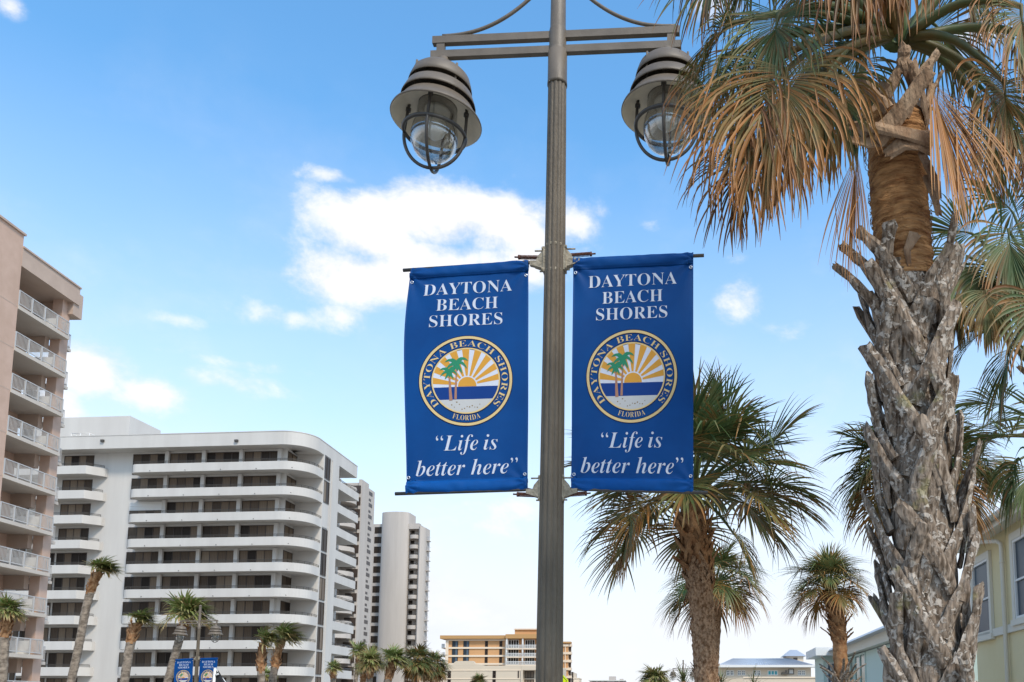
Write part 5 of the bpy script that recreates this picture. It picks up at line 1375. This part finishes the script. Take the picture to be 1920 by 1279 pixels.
def palm_c():
    Y = 9.0; random.seed(51)
    P = [(1738, 1700), (1732, 1279), (1728, 1050), (1724, 900)]; pts = [at(x, y, Y) for x, y in P]; pts[0].z = -.4
    t = thing('cabbage_palm', (pts[0].x, Y, -.1), 'palm hidden behind the big near trunk, its fans showing at both sides of it', 'palm tree', 'cabbage palms on the right')
    bark_trunk(t, pts, [.17, .15, .15, .13], -.2, pts[3].z, 'trunk', 'bark', .014, 24, 60)
    C = pts[3]+V3((0, 0, .1)); crown(C, .72, .50, 30, 40, 6, t, seed=23, wmax=.026, dr=1.2, tipm=.5, el0=78, el1=-30, low_dry=.8)
    random.seed(5)
    for (hx, hy, hY), (tx, ty), rr, sp, dr, dry in [((1632, 835, 9.0), (1585, 800), .46, 1.5, .6, .05), ((1640, 850, 8.9), (1580, 880), .42, 1.2, .8, .05), ((1845, 800, 9.0), (1900, 770), .5, 1.4, .6, .0), ((1850, 860, 8.9), (1870, 960), .5, 1.6, 1.0, .2)]:
        h = at(hx, hy, hY); mb = MB(); a_ = []
        leaf(mb, a_, h, at(tx, ty, hY)-h, rr, sp, dr, dry, .3, n=40, steps=6, wmax=.024, pet=(C, .05), pw=.012); mb.build('frond', 'leaf', t, attr=a_)
palm_c()

def palm_b():
    Y = 6.6; random.seed(61)
    P = [(2030, 1800), (2010, 1279), (1985, 900), (1972, 720), (1962, 600)]; pts = [at(x, y, Y) for x, y in P]; pts[0].z = -.3
    t = thing('cabbage_palm', (pts[0].x, Y, -.05), 'palm at the right edge, its brown stubs and dark green fans entering the frame', 'palm tree', 'cabbage palms on the right')
    T_ = bark_trunk(t, pts, [.17, .13, .12, .13, .10], -.1, pts[4].z, 'trunk', 'rustboot', .02, 32, 160, 9)
    z = pts[2].z-.6; th = .3
    for k in range(70): wishbone(T_, th, z, rnd(.18, .28), rnd(.03, .10), rnd(-.6, .6), lw=.045, sw=.06, thick=.018, mat_='boot', parent=t); th += 2.39996; z += (pts[4].z-pts[2].z+.5)/70
    C = pts[4]+V3((0, 0, .1)); random.seed(6)
    for (hx, hy, hY), (tx, ty), rr, sp, dr, dry, tip in [((1822, 438, 6.3), (1750, 415), .50, 1.5, .5, .0, .1), ((1890, 430, 6.1), (1905, 520), .62, 1.9, 1.7, .05, .7), ((1812, 480, 6.5), (1800, 590), .55, 1.7, 1.5, .05, .4), ((1860, 500, 6.2), (1880, 610), .6, 1.7, 2.0, .1, .8),
                       ((1848, 545, 6.0), (1862, 620), .42, 1.6, 2.2, .25, .6), ((1893, 655, 6.3), (1868, 720), .58, 1.7, 2.0, .0, .4), ((1925, 480, 6.2), (1930, 590), .6, 1.8, 2.0, .25, .8), ((1800, 560, 6.6), (1790, 640), .38, 1.5, 1.8, .55, .4),
                       ((1900, 400, 6.9), (1860, 340), .6, 1.8, .9, .0, .2), ((1960, 380, 6.7), (1990, 300), .7, 1.9, .9, 0, .2), ((1840, 625, 6.5), (1780, 650), .36, 1.0, 1.2, .1, .5), ((2010, 500, 6.4), (2080, 600), .7, 1.9, 1.5, .1, .6),
                       ((1950, 560, 5.9), (1950, 700), .6, 1.9, 1.8, .1, .6)]:
        h = at(hx, hy, hY); mb = MB(); a_ = []
        leaf(mb, a_, h, at(tx, ty, hY)-h, rr*1.1, sp, dr, dry, tip, n=46, steps=7, wmax=.026, pet=(C, .05), pw=.013); mb.build('frond', 'leaf', t, attr=a_)
    # second lower crown at the frame edge
    P = [(2060, 1700), (2050, 1279), (2030, 1000), (2010, 860)]; Y2 = 7.6; pts = [at(x, y, Y2) for x, y in P]; pts[0].z = -.3
    t2 = thing('cabbage_palm', (pts[0].x, Y2, -.05), 'lowest palm at the right edge, its dark fans hanging over the yellow house roof', 'palm tree', 'cabbage palms on the right')
    bark_trunk(t2, pts, [.17, .14, .14, .12], -.1, pts[3].z, 'trunk', 'rustboot', .02, 24, 60, 9)
    C = pts[3]+V3((0, 0, .1))
    for (hx, hy, hY), (tx, ty), rr, sp, dr, dry, tip in [((1900, 868, 7.3), (1880, 950), .54, 1.9, 1.9, .0, .2), ((1862, 820, 7.5), (1820, 850), .42, 1.4, 1.2, .2, .7), ((1905, 815, 7.4), (1850, 805), .55, 1.3, .9, .05, .4), ((1930, 880, 7.2), (1930, 960), .5, 1.9, 1.9, .0, .3),
                       ((1880, 760, 7.8), (1830, 740), .5, 1.5, .8, .0, .1), ((1960, 800, 7.6), (1975, 720), .6, 1.9, .7, 0, .1), ((2040, 880, 7.5), (2100, 950), .6, 1.9, 1.5, 0, .3)]:
        h = at(hx, hy, hY); mb = MB(); a_ = []
        leaf(mb, a_, h, at(tx, ty, hY)-h, rr*1.1, sp, dr, dry, tip, n=44, steps=6, wmax=.026, pet=(C, .05), pw=.012); mb.build('frond', 'leaf', t2, attr=a_)
palm_b()

# ---- wind-blown palms down the street
def street_palm(label, path, wpx, Y, rpx, seed, wind=(.9, 0, .12), boots=.3, nf=24, mt='leafw', trunk='washbark', bootm='rustboot', el1=-12, group='wind-blown palms along the street', dryb=.0, petk=.34, dr=.75, bias=None):
    random.seed(seed); pts = [at(x, y, Y) for x, y in path]; b0 = pts[0]-(pts[1]-pts[0])*((pts[0].z+.9)/max(.3, pts[1].z-pts[0].z))*.35; b0.z = -.95
    pts = [b0]+pts; r = wpx/1650*Y/2
    t = thing('street_palm', (b0.x, Y, -.95), label, 'palm tree', group)
    rads = [r*1.15]+[r]*(len(pts)-1); zt_ = pts[-1].z; zb_ = pts[-1].z-boots
    bark_trunk(t, pts, rads, -.95, zb_, 'trunk', trunk, r*.10, 20, 90, 5)
    T_ = Trunk(pts, rads[:-1]+[r*1.0]); m = MB()
    T_.surf(m, zb_-.02, zt_, 16, 0, lambda th, z: r*.25*noise.noise((math.cos(th)*2, math.sin(th)*2, z*4)), 16)
    th = seed
    for k in range(22):
        z = lerp(zb_-.1, zt_-.12, k/21); mb = m; 
        pa = []
        sk = rnd(-.9, .9)
        for i in range(4): q = i/3; pa.append(T_.pos(th+sk*q, z+r*1.9*q, r*(.08+.55*q*q)))
        strip_boot(mb, pa, [r*.75, r*.6, r*.5, r*.4], r*.18, r*.04); th += 2.39996
    m.build('leaf_bases', bootm, t)
    Rm = rpx/1650*Y
    crown(pts[-1]+V3((0, 0, r*.5)), Rm*.80, Rm*petk, nf, 22, 4, t, mat_=mt, seed=seed, wind=wind, wmax=Rm*.075, dr=dr, tipm=.45, el1=el1, one=True, petw=r*.10, fold=0, dryb=dryb, bias=bias)
    return t
W1 = (1.15, .15, .25)
street_palm('leftmost palm, in front of the pink tower balconies, its trunk rising at the photo edge', [(4, 1279), (9, 1190), (15, 1150)], 15, 36, 38, 1, wind=(.25, 0, .1), boots=1.0, dr=.9, el1=-10)
street_palm('tall leaning palm with fans blown right, in front of the blank white wall', [(133, 1279), (150, 1200), (161, 1141), (172, 1100), (184, 1073)], 14, 38, 42, 2, W1, .9, nf=26)
street_palm('short-crowned palm blown right at the lower left end of the curved balconies', [(233, 1279), (241, 1225), (250, 1182), (256, 1168)], 15, 34, 38, 3, W1, .75)
street_palm('palm leaning right behind the left lantern of the distant street lamp', [(314, 1279), (330, 1222), (341, 1182), (350, 1158)], 14, 42, 56, 4, (.55, .1, .15), .8, nf=28)
street_palm('left one of the close palm pair in front of the middle of the white block', [(490, 1279), (489, 1240), (494, 1205)], 13, 40, 38, 5, W1, 1.3)
street_palm('right one of the close palm pair in front of the middle of the white block', [(510, 1279), (518, 1235), (528, 1200)], 13, 42, 46, 6, W1, 1.3)
NW = (.2, 0, .05)
street_palm('small green palm low between the close pair of palms', [(500, 1279), (501, 1268)], 6, 46, 22, 7, NW, .2, nf=16)
street_palm('small palm at the foot of the wide block receding side', [(625, 1279), (625, 1256)], 9, 62, 20, 8, (.3, 0, .1), .6, nf=18)
street_palm('slender palm left of the cluster below the tall white towers', [(667, 1279), (670, 1245), (672, 1224)], 7, 66, 26, 9, (.5, 0, .1), 1.0, nf=20)
street_palm('short palm in the middle of the cluster below the tall white towers', [(681, 1279), (682, 1254)], 9, 60, 26, 10, (.3, 0, .1), .9, nf=20)
street_palm('shaggy palm at the right of the cluster below the tall white towers', [(693, 1279), (695, 1245)], 11, 58, 34, 11, (.35, 0, .0), .9, nf=28, dryb=.15)
street_palm('palm with a thick brown neck in front of the rounded blank tower', [(727, 1279), (731, 1258), (738, 1240)], 14, 50, 36, 12, (.45, 0, .1), 1.0, nf=22)
street_palm('larger bushy dark palm just left of the beige low building', [(783, 1279), (783, 1240)], 6, 60, 36, 13, None, .4, nf=44, mt='leaf', el1=-60, dryb=.05, petk=.55)
street_palm('smaller bushy dark palm leaning on the corner of the beige low building', [(810, 1279), (812, 1248)], 6, 64, 32, 14, None, .4, nf=40, mt='leaf', el1=-60, dryb=.05, petk=.55)
street_palm('tiny dark palm crown low in front of the beige low building', [(897, 1290), (897, 1280)], 6, 58, 22, 15, None, .2, nf=24, mt='leaf', el1=-20)
street_palm('round tan-green palm crown at the bottom edge left of the central palm', [(1228, 1300), (1228, 1276)], 8, 34, 40, 16, None, .3, nf=34, mt='leafw', el1=-30, dryb=.2, group='low palms by the metal-roofed house')
def yucca(label, px, py, Y, h, n, seed, sp=.9):
    random.seed(seed); p = at(px, py, Y); t = thing('yucca', (p.x, Y, -.6), label, 'spiky plant', 'spiky plants around the central palm base')
    m = MB(); m.tube([(p.x, Y, -.6), (p.x+.02, Y, p.z-.5), (p.x, Y, p.z)], .05, 10); m.build('stem', 'bark', t)
    m = MB(); a_ = []
    for k in range(n):
        az_ = k*2.39996; el_ = rnd(.15, 1.5)*sp; d = V3((math.cos(az_)*math.cos(el_), math.sin(az_)*math.cos(el_), math.sin(el_))); L = h*rnd(.7, 1.1)
        sd = d.cross(V3((0, 0, 1))).normalized(); q = p+V3((0, 0, rnd(-.15, .1))); b = len(m.v); tn = rnd(0, 1)
        for i in range(5):
            t_ = i/4; w_ = .022*h*(1-t_)**.7+.002; m.v += [q-sd*w_, q-V3((0, 0, w_*.4)), q+sd*w_]; a_ += [(.1+t_*.2, tn)]*3; d = (d+V3((0, 0, -.12))).normalized(); q = q+d*L/4
        for i in range(4):
            for j in range(2): m.f.append([b+i*3+j, b+i*3+j+1, b+i*3+j+4, b+i*3+j+3]); m.m.append(0); m.sm.append(False)
    m.build('leaves', 'leaf', t, attr=a_)
yucca('spiky upright green plant just left of the central palm trunk base', 1281, 1278, 14, .34, 60, 3)
yucca('spiky green plant just right of the central palm trunk base', 1352, 1284, 14, .30, 46, 4)
yucca('low spiky plant tips in front of the tan wall, farthest right of the three', 1412, 1290, 14, .30, 40, 5)
